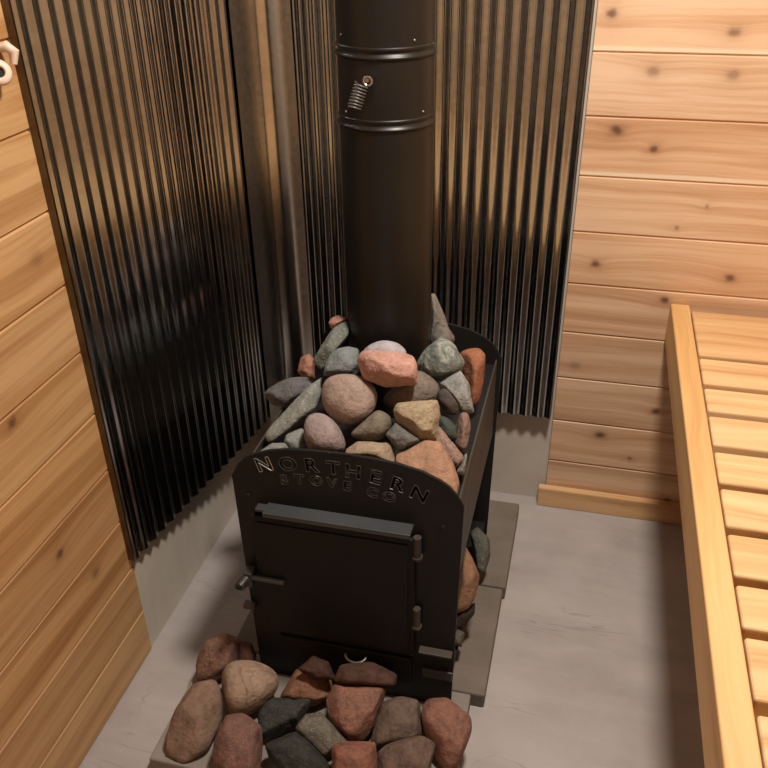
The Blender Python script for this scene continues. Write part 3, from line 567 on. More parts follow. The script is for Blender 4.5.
't25':(23,(0.5644,-0.295,0.6835),[(-0.328,-0.679,-0.656,0.0362),(-0.406,-0.272,-0.872,0.0366),(0.73,-0.548,-0.408,0.0367),(0.615,0.154,-0.773,0.0373),(0.878,-0.102,0.468,0.0166),(0.699,0.714,0.04,0.0159),(0.854,-0.039,0.52,0.0167),(0.715,0.683,0.15,0.0165),(-0.116,-0.15,0.982,0.0489),(-0.28,0.661,0.696,0.0556),(-0.888,-0.443,0.122,0.0171),(-0.958,0.206,-0.201,0.0163),(0.368,-0.916,0.162,0.0282),(0.264,-0.612,0.746,0.0325),(-0.094,-0.861,0.499,0.0307),(-0.367,0.504,-0.782,0.0286),(0.396,0.862,-0.316,0.0325),(-0.292,0.942,-0.166,0.0299),(0.358,-0.928,0.102,0.0251)]),
't26':(8,(0.5842,-0.345,0.6657),[(0.164,-0.854,-0.494,0.0207),(0.02,-0.005,-1.0,0.0219),(0.862,-0.498,-0.093,0.025),(0.723,0.389,-0.571,0.0254),(0.767,-0.0,0.642,0.0238),(0.563,0.812,0.156,0.0218),(0.125,0.284,0.95,0.0262),(0.036,0.761,0.648,0.025),(-0.689,-0.32,0.65,0.0236),(-0.873,0.355,0.335,0.0257),(-0.715,-0.698,-0.034,0.0244),(-0.907,-0.048,-0.419,0.0268),(-0.327,-0.895,0.302,0.0262),(0.39,-0.822,0.416,0.0301),(0.131,-0.653,0.746,0.0262),(0.117,0.547,-0.829,0.0295),(0.241,0.969,-0.047,0.0284),(-0.409,0.843,-0.349,0.031),(-0.358,0.928,-0.102,0.0254)]),
't27':(9,(0.6436,-0.61,0.6187),[(-0.494,-0.812,-0.31,0.0161),(-0.594,-0.033,-0.804,0.0154),(0.174,-0.905,-0.389,0.0205),(0.06,-0.178,-0.982,0.0225),(0.96,-0.033,0.277,0.0186),(0.895,0.445,-0.045,0.0188),(0.589,0.01,0.808,0.014),(0.467,0.846,0.256,0.0143),(0.191,0.223,0.956,0.021),(0.075,0.885,0.459,0.0201),(-0.741,-0.632,0.229,0.0152),(-0.944,0.125,-0.306,0.0167),(0.519,-0.789,0.329,0.0187),(0.111,-0.445,0.889,0.0181),(-0.148,-0.861,0.487,0.0163),(-0.463,0.782,-0.417,0.0182),(-0.023,0.665,-0.747,0.0186),(0.145,0.941,-0.305,0.0173),(0.79,0.514,-0.335,0.0173)]),
't28':(8,(0.6377,-0.575,0.6548),[(-0.626,-0.759,-0.177,0.0168),(-0.742,0.034,-0.67,0.0165),(-0.035,-0.845,-0.534,0.0221),(-0.136,-0.27,-0.953,0.0233),(0.944,-0.326,-0.057,0.0251),(0.792,0.37,-0.486,0.024),(0.721,0.241,0.65,0.0169),(0.646,0.667,0.372,0.0167),(-0.42,0.194,0.887,0.0287),(-0.488,0.632,0.603,0.0285),(-0.891,-0.449,0.069,0.021),(-0.907,0.239,-0.346,0.019),(0.404,-0.914,0.036,0.0209),(0.403,-0.61,0.683,0.0219),(-0.358,-0.64,0.68,0.0226),(0.141,0.986,-0.086,0.0216),(-0.573,0.541,-0.616,0.0214),(0.133,0.712,-0.69,0.0186),(0.641,0.701,0.312,0.0099)]),
'f1':(18,(0.2,-0.7876,0.0851),[(0.295,-0.934,-0.204,0.0463),(0.016,-0.496,-0.868,0.0498),(0.67,-0.722,-0.172,0.0375),(0.371,-0.197,-0.907,0.0396),(0.887,-0.432,-0.162,0.0414),(0.679,-0.019,-0.734,0.0439),(0.85,0.265,0.455,0.0504),(0.574,0.795,-0.195,0.0523),(0.275,0.346,0.897,0.0439),(-0.092,0.989,0.114,0.0452),(-0.51,0.322,0.798,0.0478),(-0.695,0.703,0.153,0.0416),(-0.716,-0.292,0.634,0.0425),(-0.986,0.145,0.077,0.043),(-0.783,-0.573,0.241,0.0521),(-0.954,-0.252,-0.162,0.0512),(0.046,-0.838,0.544,0.0423),(0.578,-0.52,0.629,0.0412),(0.118,-0.318,0.941,0.0396),(-0.139,0.274,-0.952,0.0423),(-0.185,0.915,-0.359,0.0462),(-0.732,0.502,-0.461,0.0415),(0.973,-0.049,0.224,0.0375)]),
'f2':(18,(0.2479,-0.7655,0.0812),[(-0.036,-0.98,-0.195,0.0256),(-0.328,-0.366,-0.871,0.0238),(0.916,-0.261,-0.304,0.0241),(0.767,0.008,-0.641,0.024),(0.85,0.373,0.372,0.0216),(0.548,0.805,-0.228,0.0202),(0.078,0.335,0.939,0.0243),(-0.245,0.948,0.205,0.025),(-0.673,-0.548,0.497,0.018),(-0.969,0.045,-0.245,0.0176),(0.651,-0.473,0.594,0.027),(0.206,-0.399,0.893,0.0252),(0.153,-0.827,0.541,0.0241),(-0.105,0.246,-0.963,0.0243),(-0.184,0.93,-0.319,0.0274),(-0.74,0.375,-0.558,0.0233),(1.0,0.0,0.0,0.0241),(-0.973,0.049,-0.224,0.006)]),
'f3':(7,(0.2889,-0.8507,0.0933),[(-0.357,-0.919,-0.167,0.0664),(-0.554,-0.404,-0.727,0.06),(0.409,-0.901,-0.146,0.0551),(0.084,-0.301,-0.95,0.0548),(0.753,-0.52,-0.403,0.0596),(0.505,-0.128,-0.854,0.0553),(0.978,-0.188,-0.088,0.0644),(0.715,0.241,-0.656,0.0622),(0.814,0.3,0.498,0.0651),(0.478,0.836,-0.268,0.0622),(0.293,0.519,0.803,0.0556),(0.036,0.986,0.162,0.0552),(-0.167,0.594,0.787,0.0608),(-0.312,0.857,0.41,0.06),(-0.759,0.079,0.646,0.0684),(-0.898,0.412,0.151,0.0644),(-0.792,-0.572,0.211,0.0628),(-0.944,-0.265,-0.197,0.0619),(0.24,-0.766,0.597,0.0614),(0.644,-0.516,0.565,0.0611),(0.225,-0.259,0.939,0.0622),(0.086,0.578,-0.812,0.0615),(-0.407,0.822,-0.399,0.0589),(-0.547,0.137,-0.826,0.0561),(-0.825,-0.552,0.123,0.0533),(0.848,-0.51,-0.145,0.0546)]),
'f4':(23,(0.2167,-0.9428,0.0844),[(-0.046,-0.962,-0.269,0.0775),(-0.269,-0.596,-0.756,0.0748),(0.666,-0.677,-0.314,0.0592),(0.371,-0.253,-0.894,0.0567),(0.98,-0.123,-0.159,0.0472),(0.628,0.278,-0.727,0.0429),(0.983,0.161,0.091,0.0515),(0.606,0.571,-0.554,0.0468),(0.654,0.406,0.638,0.0668),(0.415,0.909,0.021,0.0741),(-0.283,0.492,0.823,0.0694),(-0.5,0.811,0.304,0.0676),(-0.656,-0.08,0.751,0.0457),(-0.934,0.322,0.156,0.0462),(-0.652,-0.385,0.653,0.0424),(-0.987,0.121,-0.104,0.0421),(-0.614,-0.68,0.401,0.0591),(-0.925,-0.354,-0.139,0.0641),(-0.07,-0.811,0.581,0.0321),(0.702,-0.412,0.581,0.0344),(0.107,-0.29,0.951,0.0383),(-0.179,0.745,-0.643,0.0378),(-0.68,0.3,-0.669,0.0348),(-0.109,0.142,-0.984,0.0363),(0.825,0.552,-0.123,0.0548)]),
'f5':(22,(0.326,-0.9866,0.0956),[(-0.549,-0.834,0.064,0.0516),(-0.742,-0.465,-0.483,0.0505),(0.351,-0.931,-0.099,0.0504),(0.079,-0.484,-0.872,0.0529),(0.988,-0.085,0.131,0.0452),(0.824,0.306,-0.476,0.0484),(0.962,0.103,0.253,0.0426),(0.729,0.541,-0.419,0.0435),(0.431,0.562,0.706,0.0527),(0.206,0.974,0.099,0.0538),(-0.191,0.511,0.838,0.0597),(-0.421,0.894,0.153,0.0565),(-0.854,-0.146,0.499,0.0483),(-0.988,0.15,0.028,0.0463),(-0.623,-0.552,0.554,0.043),(-0.965,-0.037,-0.26,0.0449),(-0.183,-0.573,0.798,0.0438),(0.444,-0.7,0.559,0.0455),(0.221,-0.215,0.951,0.0409),(-0.282,0.292,-0.914,0.0452),(0.081,0.802,-0.592,0.0453),(-0.739,0.508,-0.443,0.0467),(0.0,0.0,-1.0,0.0551)]),
'f6':(22,(0.389,-0.8886,0.073),[(-0.293,-0.949,-0.114,0.0601),(-0.482,-0.521,-0.704,0.0593),(0.41,-0.9,-0.145,0.045),(0.242,-0.538,-0.807,0.0496),(0.98,-0.188,0.058,0.029),(0.665,0.334,-0.668,0.0266),(0.537,-0.838,-0.095,0.0216),(0.269,-0.258,-0.928,0.0217),(0.969,-0.231,0.091,0.064),(0.871,0.148,-0.469,0.0697),(0.292,0.41,0.864,0.0494),(0.057,0.989,0.139,0.0527),(-0.019,0.471,0.882,0.039),(-0.209,0.91,0.359,0.0415),(-0.089,0.429,0.899,0.0385),(-0.311,0.915,0.256,0.0398),(-0.794,0.088,0.601,0.0566),(-0.903,0.423,0.081,0.0531),(-0.848,-0.462,0.258,0.0629),(-0.973,-0.157,-0.171,0.0618),(0.004,-0.569,0.822,0.0389),(0.533,-0.759,0.374,0.039),(0.405,-0.249,0.88,0.0419),(0.081,0.294,-0.952,0.0427),(-0.162,0.894,-0.417,0.0382),(-0.631,0.34,-0.697,0.0404),(-0.848,0.51,0.145,0.0513),(-0.158,0.971,0.18,0.0364)]),
'f7':(22,(0.4357,-0.9678,0.0751),[(-0.385,-0.923,-0.012,0.0378),(-0.557,-0.643,-0.526,0.0399),(0.193,-0.94,-0.28,0.0377),(0.023,-0.551,-0.834,0.0367),(0.697,-0.676,-0.239,0.0551),(0.577,-0.387,-0.72,0.0566),(0.755,0.388,0.529,0.0435),(0.64,0.768,0.011,0.0461),(0.51,0.588,0.628,0.0352),(0.274,0.958,-0.081,0.032),(-0.392,0.399,0.829,0.0453),(-0.567,0.776,0.277,0.0463),(-0.678,-0.733,0.046,0.0491),(-0.801,-0.367,-0.474,0.047),(0.005,-0.63,0.777,0.0391),(0.354,-0.808,0.471,0.0339),(0.286,-0.142,0.948,0.0351),(0.168,0.659,-0.733,0.0349),(-0.594,0.443,-0.672,0.0391),(0.059,0.074,-0.995,0.0329),(0.305,0.951,-0.059,0.0296)]),
'f8':(25,(0.4649,-0.9134,0.0791),[(-0.232,-0.972,0.024,0.0319),(-0.449,-0.561,-0.696,0.0347),(0.65,-0.735,-0.19,0.0396),(0.548,-0.423,-0.721,0.042),(0.694,-0.711,-0.114,0.0394),(0.528,-0.26,-0.808,0.0407),(0.559,0.524,0.642,0.0308),(0.372,0.928,0.006,0.0298),(0.586,0.565,0.58,0.0321),(0.441,0.894,0.075,0.0315),(-0.164,0.358,0.919,0.0375),(-0.384,0.911,0.151,0.0385),(-0.775,0.118,0.62,0.0487),(-0.891,0.396,0.223,0.0491),(-0.616,-0.785,-0.068,0.0365),(-0.723,-0.426,-0.544,0.0351),(0.55,-0.387,0.74,0.0342),(-0.006,-0.086,0.996,0.0325),(0.049,-0.837,0.545,0.0294),(-0.502,0.489,-0.713,0.0304),(-0.107,0.289,-0.951,0.0326),(0.029,0.824,-0.565,0.0294),(-0.305,-0.951,0.059,0.0296),(0.524,0.816,0.246,0.0293)]),
'f9':(23,(0.4048,-0.8126,0.0807),[(0.112,-0.89,-0.441,0.0372),(0.006,-0.635,-0.772,0.0371),(0.624,-0.709,-0.329,0.0387),(0.342,-0.13,-0.931,0.0338),(0.973,0.162,0.166,0.0492),(0.7,0.578,-0.418,0.0445),(0.433,0.632,0.643,0.0424),(0.198,0.98,-0.006,0.0369),(-0.302,0.179,0.936,0.036),(-0.567,0.819,0.09,0.0358),(-0.738,-0.104,0.667,0.0381),(-0.932,0.356,0.064,0.0382),(-0.289,-0.957,-0.028,0.0469),(-0.516,-0.319,-0.795,0.0443),(0.685,-0.297,0.665,0.0374),(-0.176,-0.326,0.929,0.0376),(0.13,-0.82,0.558,0.0393),(0.152,0.653,-0.742,0.0373),(-0.444,0.805,-0.393,0.0348),(-0.486,0.278,-0.829,0.0414),(0.158,-0.971,-0.18,0.0351),(0.407,-0.233,0.883,0.0378)]),
'f10':(20,(0.4284,-0.812,0.139),[(0.246,-0.909,-0.335,0.0196),(0.075,-0.471,-0.879,0.0195),(0.839,0.187,0.511,0.0248),(0.712,0.699,-0.074,0.0268),(0.259,0.452,0.854,0.0201),(0.065,0.971,0.23,0.0205),(-0.611,0.147,0.778,0.0259),(-0.766,0.635,0.098,0.0241),(-0.218,-0.974,-0.056,0.0201),(-0.445,-0.514,-0.734,0.0216),(0.284,-0.884,0.371,0.0211),(0.487,-0.479,0.73,0.024),(-0.207,-0.361,0.909,0.0203),(0.139,0.381,-0.914,0.0233),(-0.191,0.911,-0.365,0.0247),(-0.517,0.565,-0.643,0.0233),(-0.407,0.233,-0.883,0.022)]),
'f11':(28,(0.5186,-0.8549,0.1022),[(-0.542,-0.825,-0.16,0.0526),(-0.635,-0.412,-0.654,0.05),(0.248,-0.956,-0.159,0.058),(0.106,-0.526,-0.844,0.0623),(0.804,-0.593,0.047,0.0452),(0.687,-0.069,-0.723,0.049),(0.998,-0.063,-0.014,0.0525),(0.907,0.201,-0.37,0.0521),(0.312,0.612,0.727,0.0601),(0.138,0.989,0.057,0.0538),(-0.156,0.477,0.865,0.0473),(-0.285,0.878,0.385,0.0492),(-0.711,-0.205,0.672,0.0539),(-0.953,0.302,0.029,0.0593),(-0.677,-0.63,0.379,0.0496),(-0.919,-0.092,-0.383,0.0535),(-0.02,-0.418,0.908,0.0429),(0.248,-0.788,0.564,0.0478),(0.444,-0.365,0.819,0.0487),(-0.581,0.493,-0.648,0.0423),(0.113,0.475,-0.873,0.049),(-0.009,0.795,-0.607,0.0438),(-0.524,-0.816,-0.246,0.0511),(-0.072,0.575,0.815,0.0453),(0.985,-0.171,-0.007,0.0445)]),
'f12':(20,(0.5276,-0.812,0.1471),[(0.187,-0.88,-0.438,0.0211),(0.105,-0.61,-0.786,0.0213),(0.164,-0.886,-0.434,0.0205),(0.002,-0.298,-0.955,0.0177),(0.976,-0.045,0.212,0.0604),(0.792,0.45,-0.413,0.0582),(0.305,0.351,0.885,0.0266),(0.124,0.985,0.12,0.0272),(-0.122,0.255,0.959,0.0227),(-0.308,0.851,0.426,0.0265),(-0.687,-0.267,0.676,0.0467),(-0.96,0.275,0.046,0.0534),(-0.173,-0.979,-0.105,0.0368),(-0.353,-0.338,-0.873,0.0358),(0.385,-0.699,0.602,0.0322),(0.393,-0.31,0.866,0.0353),(-0.148,-0.625,0.766,0.0388),(-0.053,0.861,-0.505,0.0378),(-0.451,0.575,-0.683,0.0336),(0.025,0.423,-0.906,0.0395),(0.0,1.0,0.0,0.024),(0.072,-0.575,-0.815,0.0141)]),
'f13':(20,(0.6032,-0.862,0.088),[(0.173,-0.902,-0.396,0.0506),(0.067,-0.448,-0.892,0.0467),(0.381,-0.906,-0.185,0.0411),(0.313,-0.568,-0.762,0.0443),(0.882,-0.468,0.043,0.0477),(0.789,0.001,-0.615,0.0489),(0.943,0.194,0.269,0.0523),(0.829,0.522,-0.201,0.0504),(0.064,0.523,0.85,0.0505),(-0.023,0.927,0.376,0.0531),(-0.416,0.479,0.773,0.0482),(-0.495,0.823,0.279,0.0474),(-0.736,-0.302,0.606,0.0392),(-0.986,0.168,-0.008,0.0458),(-0.728,-0.612,0.31,0.0519),(-0.931,-0.225,-0.287,0.0584),(0.252,-0.144,0.957,0.0387),(-0.17,-0.574,0.801,0.0392),(0.421,-0.76,0.495,0.0387),(0.101,0.401,-0.911,0.041),(0.003,0.838,-0.545,0.0402),(-0.631,0.301,-0.716,0.0438),(-0.985,0.171,0.007,0.0389),(0.942,0.208,0.262,0.049),(0.393,-0.9,-0.19,0.0384)]),
'f14':(20,(0.698,-0.8594,0.094),[(-0.742,-0.667,0.065,0.0407),(-0.795,-0.18,-0.579,0.0398),(-0.535,-0.834,0.134,0.0405),(-0.7,-0.457,-0.548,0.0473),(0.552,-0.807,-0.209,0.0644),(0.443,-0.266,-0.856,0.06),(0.959,-0.279,0.045,0.0462),(0.768,0.226,-0.599,0.0403),(0.951,0.098,0.295,0.0517),(0.829,0.491,-0.269,0.0482),(0.438,0.569,0.696,0.0519),(0.384,0.893,0.235,0.0512),(-0.212,0.521,0.827,0.0588),(-0.269,0.947,0.176,0.0561),(-0.779,-0.078,0.622,0.0545),(-0.904,0.426,-0.032,0.058),(-0.862,-0.469,0.194,0.0451),(-0.91,-0.016,-0.414,0.0442),(0.496,-0.261,0.828,0.0409),(-0.212,-0.477,0.853,0.044),(0.095,-0.921,0.377,0.0452),(0.152,0.321,-0.935,0.0408),(0.097,0.904,-0.417,0.0389),(-0.412,0.597,-0.689,0.0455),(0.0,0.0,-1.0,0.0535),(-0.942,-0.208,-0.262,0.0413),(-0.585,-0.8,0.13,0.0354)]),
'f15':(34,(0.5451,-0.963,0.0857),[(0.255,-0.966,-0.049,0.0356),(0.131,-0.617,-0.776,0.0401),(0.973,-0.11,0.202,0.0422),(0.852,0.303,-0.428,0.0429),(0.93,0.194,0.311,0.0432),(0.803,0.548,-0.235,0.0427),(-0.05,0.488,0.871,0.0377),(-0.199,0.953,0.231,0.0392),(-0.472,0.324,0.82,0.0456),(-0.627,0.731,0.268,0.0481),(-0.865,-0.446,0.23,0.0416),(-0.895,0.034,-0.445,0.0364),(0.512,-0.537,0.67,0.04),(0.076,0.007,0.997,0.042),(-0.063,-0.789,0.612,0.0396),(-0.493,0.501,-0.711,0.0455),(-0.076,0.304,-0.95,0.0414),(0.206,0.671,-0.712,0.0415),(0.863,0.404,-0.304,0.0416)]),
'f16':(27,(0.6338,-0.9256,0.0794),[(0.025,-0.983,-0.181,0.0417),(-0.091,-0.392,-0.915,0.0382),(0.502,-0.804,-0.318,0.0368),(0.353,-0.302,-0.885,0.0326),(0.977,-0.142,0.156,0.05),(0.818,0.3,-0.491,0.0468),(0.247,0.581,0.775,0.0486),(0.117,0.993,0.005,0.0437),(-0.308,0.496,0.812,0.0351),(-0.392,0.909,0.138,0.0336),(-0.595,0.081,0.799,0.038),(-0.789,0.585,0.187,0.0433),(-0.756,-0.489,0.435,0.0483),(-0.969,-0.058,-0.239,0.0549),(0.348,-0.215,0.913,0.0348),(-0.289,-0.403,0.868,0.0347),(0.283,-0.8,0.529,0.0353),(-0.399,0.344,-0.85,0.0378),(0.186,0.52,-0.834,0.0364),(-0.02,0.908,-0.419,0.037),(-0.393,0.9,0.19,0.0313),(0.585,0.8,-0.13,0.0521),(-0.863,-0.404,0.304,0.0508)]),
'r1':(22,(0.6946,-0.3738,0.125),[(-0.476,-0.865,-0.162,0.0366),(-0.585,-0.316,-0.747,0.0401),(0.917,-0.39,0.09,0.0262),(0.9,0.15,-0.408,0.0274),(0.961,-0.005,0.277,0.0232),(0.871,0.464,-0.158,0.0222),(0.575,0.247,0.78,0.0319),(0.561,0.717,0.414,0.0337),(-0.503,0.023,0.864,0.0435),(-0.628,0.685,0.369,0.0485),(-0.885,-0.466,-0.0,0.0187),(-0.887,0.067,-0.457,0.0176),(-0.319,-0.698,0.641,0.0302),(0.268,-0.911,0.314,0.0268),(0.428,-0.548,0.718,0.0304),(-0.174,0.405,-0.898,0.031),(0.391,0.741,-0.546,0.0262),(-0.394,0.855,-0.336,0.0307),(0.0,0.0,-1.0,0.0412)]),
'r2':(23,(0.6869,-0.5565,0.19),[(0.475,-0.84,-0.262,0.0496),(0.359,-0.085,-0.929,0.0463),(0.872,-0.473,-0.127,0.0337),(0.722,0.145,-0.677,0.0306),(0.897,-0.347,0.273,0.0232),(0.934,0.215,-0.284,0.026),(0.856,0.206,0.475,0.0321),(0.779,0.625,0.046,0.0311),(0.726,0.095,0.681,0.0357),(0.713,0.68,0.171,0.0385),(-0.872,-0.278,0.402,0.0218),(-0.924,0.329,-0.195,0.0213),(-0.887,-0.345,0.308,0.0192),(-0.965,0.172,-0.198,0.0195),(-0.743,-0.656,0.136,0.0366),(-0.863,-0.028,-0.505,0.0385),(-0.397,-0.656,0.642,0.0304),(0.41,-0.86,0.303,0.0308),(0.165,-0.393,0.905,0.0308),(0.048,0.92,-0.39,0.031),(-0.447,0.529,-0.721,0.0281),(0.157,0.393,-0.906,0.0309)]),
'r3':(20,(0.6871,-0.5913,0.12),[(0.345,-0.895,-0.282,0.0218),(0.288,-0.369,-0.884,0.0226),(0.787,-0.617,-0.004,0.0135),(0.761,-0.049,-0.647,0.0144),(0.985,-0.076,0.153,0.0247),(0.948,0.253,-0.194,0.0248),(-0.544,0.356,0.76,0.0163),(-0.578,0.76,0.296,0.0158),(-0.857,-0.007,0.515,0.0184),(-0.92,0.373,0.122,0.0188),(-0.868,-0.477,0.139,0.0264),(-0.926,0.011,-0.377,0.0263),(-0.46,-0.545,0.701,0.0196),(-0.036,-0.932,0.362,0.0192),(0.574,-0.479,0.664,0.0186),(-0.382,0.761,-0.524,0.0208),(-0.054,0.485,-0.873,0.0196),(0.259,0.842,-0.474,0.0176)]),
'r4':(20,(0.6824,-0.6345,0.1),[(0.001,-0.937,-0.35,0.0154),(-0.068,-0.391,-0.918,0.015),(0.958,-0.232,0.168,0.013),(0.897,0.249,-0.366,0.013),(0.279,0.314,0.908,0.0164),(0.241,0.872,0.426,0.0182),(-0.659,0.172,0.732,0.0137),(-0.682,0.73,0.037,0.0126),(-0.765,-0.562,0.314,0.0141),(-0.892,0.103,-0.44,0.0147),(0.062,-0.458,0.887,0.0163),(-0.329,-0.863,0.383,0.0163),(0.484,-0.594,0.643,0.0183),(-0.392,0.568,-0.724,0.0183),(0.174,0.573,-0.801,0.0174),(-0.156,0.832,-0.532,0.0178),(0.0,0.0,-1.0,0.0162)]),

}
GT, GF, GS = 'sauna stones heaped on the stove', 'loose stones on the front paver', 'stones tucked beside the firebox'
INFO = {
#  key: (label, colours c1 c2, kwargs, roughness of shape)
't1': ('large smooth pinkish-brown rounded stone at the front centre of the heap', (172,145,132), (140,112,100), {}, .012),
't2': ('smooth mauve-grey egg-shaped stone just behind the first letters of the stove front', (158,138,134), (126,108,106), {}, .012),
't3': ('long speckled grey-green stone lying diagonally at the left of the heap', (140,142,132), (84,88,82), dict(speck=.35, contrast=.35), .03),
't4': ('small grey stone wedged left of the mauve egg-shaped stone', (136,140,136), (104,108,106), dict(speck=.2), .025),
't5': ('flat pale grey sliver of stone at the left end of the stove front rim', (140,142,136), (110,112,108), {}, .03),
't6': ('dark purple-grey stone behind the long speckled stone at the left edge', (112,108,108), (72,66,70), dict(speck=.15), .03),
't7': ('small rusty-orange stone at the back left of the heap', (186,122,92), (140,84,62), {}, .04),
't8': ('long slim green-grey stone leaning up against the left of the stovepipe', (118,126,114), (76,84,76), dict(speck=.25, contrast=.3), .03),
't9': ('small pink stone at the tip of the leaning green-grey stone', (196,134,112), (156,100,82), {}, .04),
't10': ('blue-grey flat-faced stone between the leaning green stone and the pink block', (124,134,136), (92,102,104), dict(speck=.15), .025),
't11': ('pink granite block on top of the heap in front of the stovepipe', (206,146,128), (166,108,92), dict(speck=.3, speck_col=(.62,.47,.40)), .03),
't12': ('pale lavender-grey round stone behind the pink granite block', (176,170,178), (146,142,150), {}, .012),
't13': ('big brown-grey rounded stone under the right side of the pink block', (132,116,102), (98,84,74), {}, .015),
't14': ('olive-brown smooth stone below the large pinkish-brown one', (128,116,96), (96,86,70), {}, .012),
't15': ('flat tan stone at the middle of the stove front rim', (170,144,112), (132,104,78), dict(speck=.2), .03),
't16': ('yellowish rough blocky stone right of the heap centre', (180,156,118), (120,100,74), dict(contrast=.35, speck=.3, speck_col=(.50,.42,.29), bump=.9), .05),
't17': ('small dark grey angular stone between the olive and yellowish stones', (112,110,104), (78,78,74), dict(speck=.2), .03),
't18': ('long orange-tan wedge stone leaning over the right shoulder of the stove front', (188,134,98), (136,98,72), dict(contrast=.3), .03),
't19': ('mottled pink and brown stone behind the orange-tan wedge', (164,124,104), (108,84,72), dict(contrast=.35, speck=.3), .045),
't20': ('small pale grey stone beside the right side panel near the front', (140,132,124), (106,98,92), dict(speck=.3), .03),
't21': ('small reddish stone against the right side panel, above the pale grey one', (150,112,96), (110,78,68), dict(speck=.2), .03),
't22': ('dark green-grey triangular stone right of the stovepipe', (124,136,126), (66,78,74), dict(contrast=.35, vein=(170,172,160)), .03),
't23': ('light grey flat-faced stone below the green-grey triangular stone', (150,152,148), (108,112,110), dict(speck=.25), .03),
't24': ('bright rusty-orange rounded stone at the right rear of the heap', (178,104,64), (136,74,46), {}, .03),
't25': ('pointed brown-grey stone standing behind the right of the stovepipe', (132,122,108), (98,90,80), dict(speck=.2), .03),
't26': ('rounded grey-brown stone at the foot of the pointed one behind the pipe', (126,116,106), (92,86,78), {}, .02),
't27': ('dark green stone in the gap right of the yellowish block', (74,84,74), (48,56,50), {}, .03),
't28': ('shadowed dark brown stone below the light grey flat-faced stone', (92,78,68), (54,46,44), {}, .025),
'f1': ('reddish-brown stone at the front left corner of the stove', (150,98,74), (104,68,54), dict(speck=.15), .035),
'f2': ('small rust-red stone squeezed between the stove side and the reddish-brown stone', (120,72,54), (84,52,42), {}, .04),
'f3': ('big rounded cream and tan stone at the left of the front pile', (188,152,120), (140,108,92), dict(contrast=.4, vein=(112,86,76)), .02),
'f4': ('flat oval brown stone at the left end of the front paver', (154,118,94), (118,88,70), {}, .02),
'f5': ('red-brown stone beside the flat oval one at the front edge', (142,92,76), (104,66,56), dict(speck=.1), .03),
'f6': ('black-green craggy stone in the middle of the front pile', (70,72,66), (34,36,36), dict(contrast=.35, speck=.3, speck_col=(.12,.13,.11), bump=.9), .07),
'f7': ('dark charcoal stone in front of the black-green craggy one', (62,62,56), (36,37,36), dict(speck=.2, speck_col=(.12,.12,.1)), .05),
'f8': ('grey-green mottled stone lying on the dark stones', (124,114,94), (74,72,62), dict(contrast=.35, speck=.2), .03),
'f9': ('orange-brown blocky stone behind the black-green craggy one', (164,106,74), (112,74,54), {}, .03),
'f10': ('dark red stone peeking out under the stove behind the orange-brown one', (92,56,44), (62,40,34), {}, .03),
'f11': ('reddish faceted stone at the centre of the front pile', (166,104,80), (120,74,58), dict(speck=.15), .03),
'f12': ('dark rusty stone pushed against the stove behind the reddish faceted stone', (104,66,48), (68,44,36), {}, .03),
'f13': ('brown-grey dull stone right of the reddish faceted stone', (122,98,80), (90,70,58), {}, .025),
'f14': ('red-brown stone at the right end of the front pile', (166,104,80), (124,76,62), dict(speck=.1), .03),
'f15': ('square brick-orange stone at the very front edge', (170,100,72), (124,72,54), {}, .03),
'f16': ('grey-brown ridged stone at the front right, below the dull brown one', (126,96,80), (92,70,60), {}, .03),
'r1': ('grey-green stone low beside the stove near its rear right corner', (104,104,90), (66,68,60), dict(speck=.15), .03),
'r2': ('orange-brown stone tucked below the right side panel', (166,112,72), (120,80,56), {}, .03),
'r3': ('dark brown stone under the orange-brown one beside the firebox', (66,50,42), (42,34,30), {}, .03),
'r4': ('small grey stone at the front end of the ledge beside the firebox', (104,94,82), (74,68,60), {}, .03),
}
def build_stone(key):
    pw, cen, planes = STONES[key]
    label, c1, c2, kw, rough = INFO[key]
    if key[0] == 'f': c1 = tuple(x*1.0 for x in c1); c2 = tuple(x*.92 for x in c2)
    bm = bmesh.new(); bmesh.ops.create_icosphere(bm, subdivisions=5, radius=1.0)
    pl = [(Vector(p[:3]), p[3]) for p in planes]
    ext = sum(h for _, h in pl)/len(pl)
    sd = Vector((hash_seed(key), 3.1*hash_seed(key), 1.7))
    for v in bm.verts:
        d = v.co.normalized(); g = 0.0
        for n, h in pl:
            q = d.dot(n)/h
            if q > 0: g += q**pw
        r = g**(-1.0/pw)
        q = d*r
        nn = noise.fractal(q/ext*1.3+sd, 1.0, 2.1, 4) * rough * 1.7 * ext
        nn += (noise.noise(q/ext*.8+sd*1.7))*rough*.8*ext
        v.co = d*max(.3*r, r+min(nn-rough*.5*ext, 0))
    o = mesh_obj('sauna_stone' if key[0] == 't' else 'loose_stone', bm, stone_mat('stone_'+key, c1, c2, **kw), None, True)
    o.location = cen
    return tag(o, label, 'stone', {'t': GT, 'f': GF, 'r': GS}[key[0]])
def hash_seed(k): return (ord(k[0])*7+int(k[1:])*13) % 97 * .37
for key in STONES: build_stone(key)

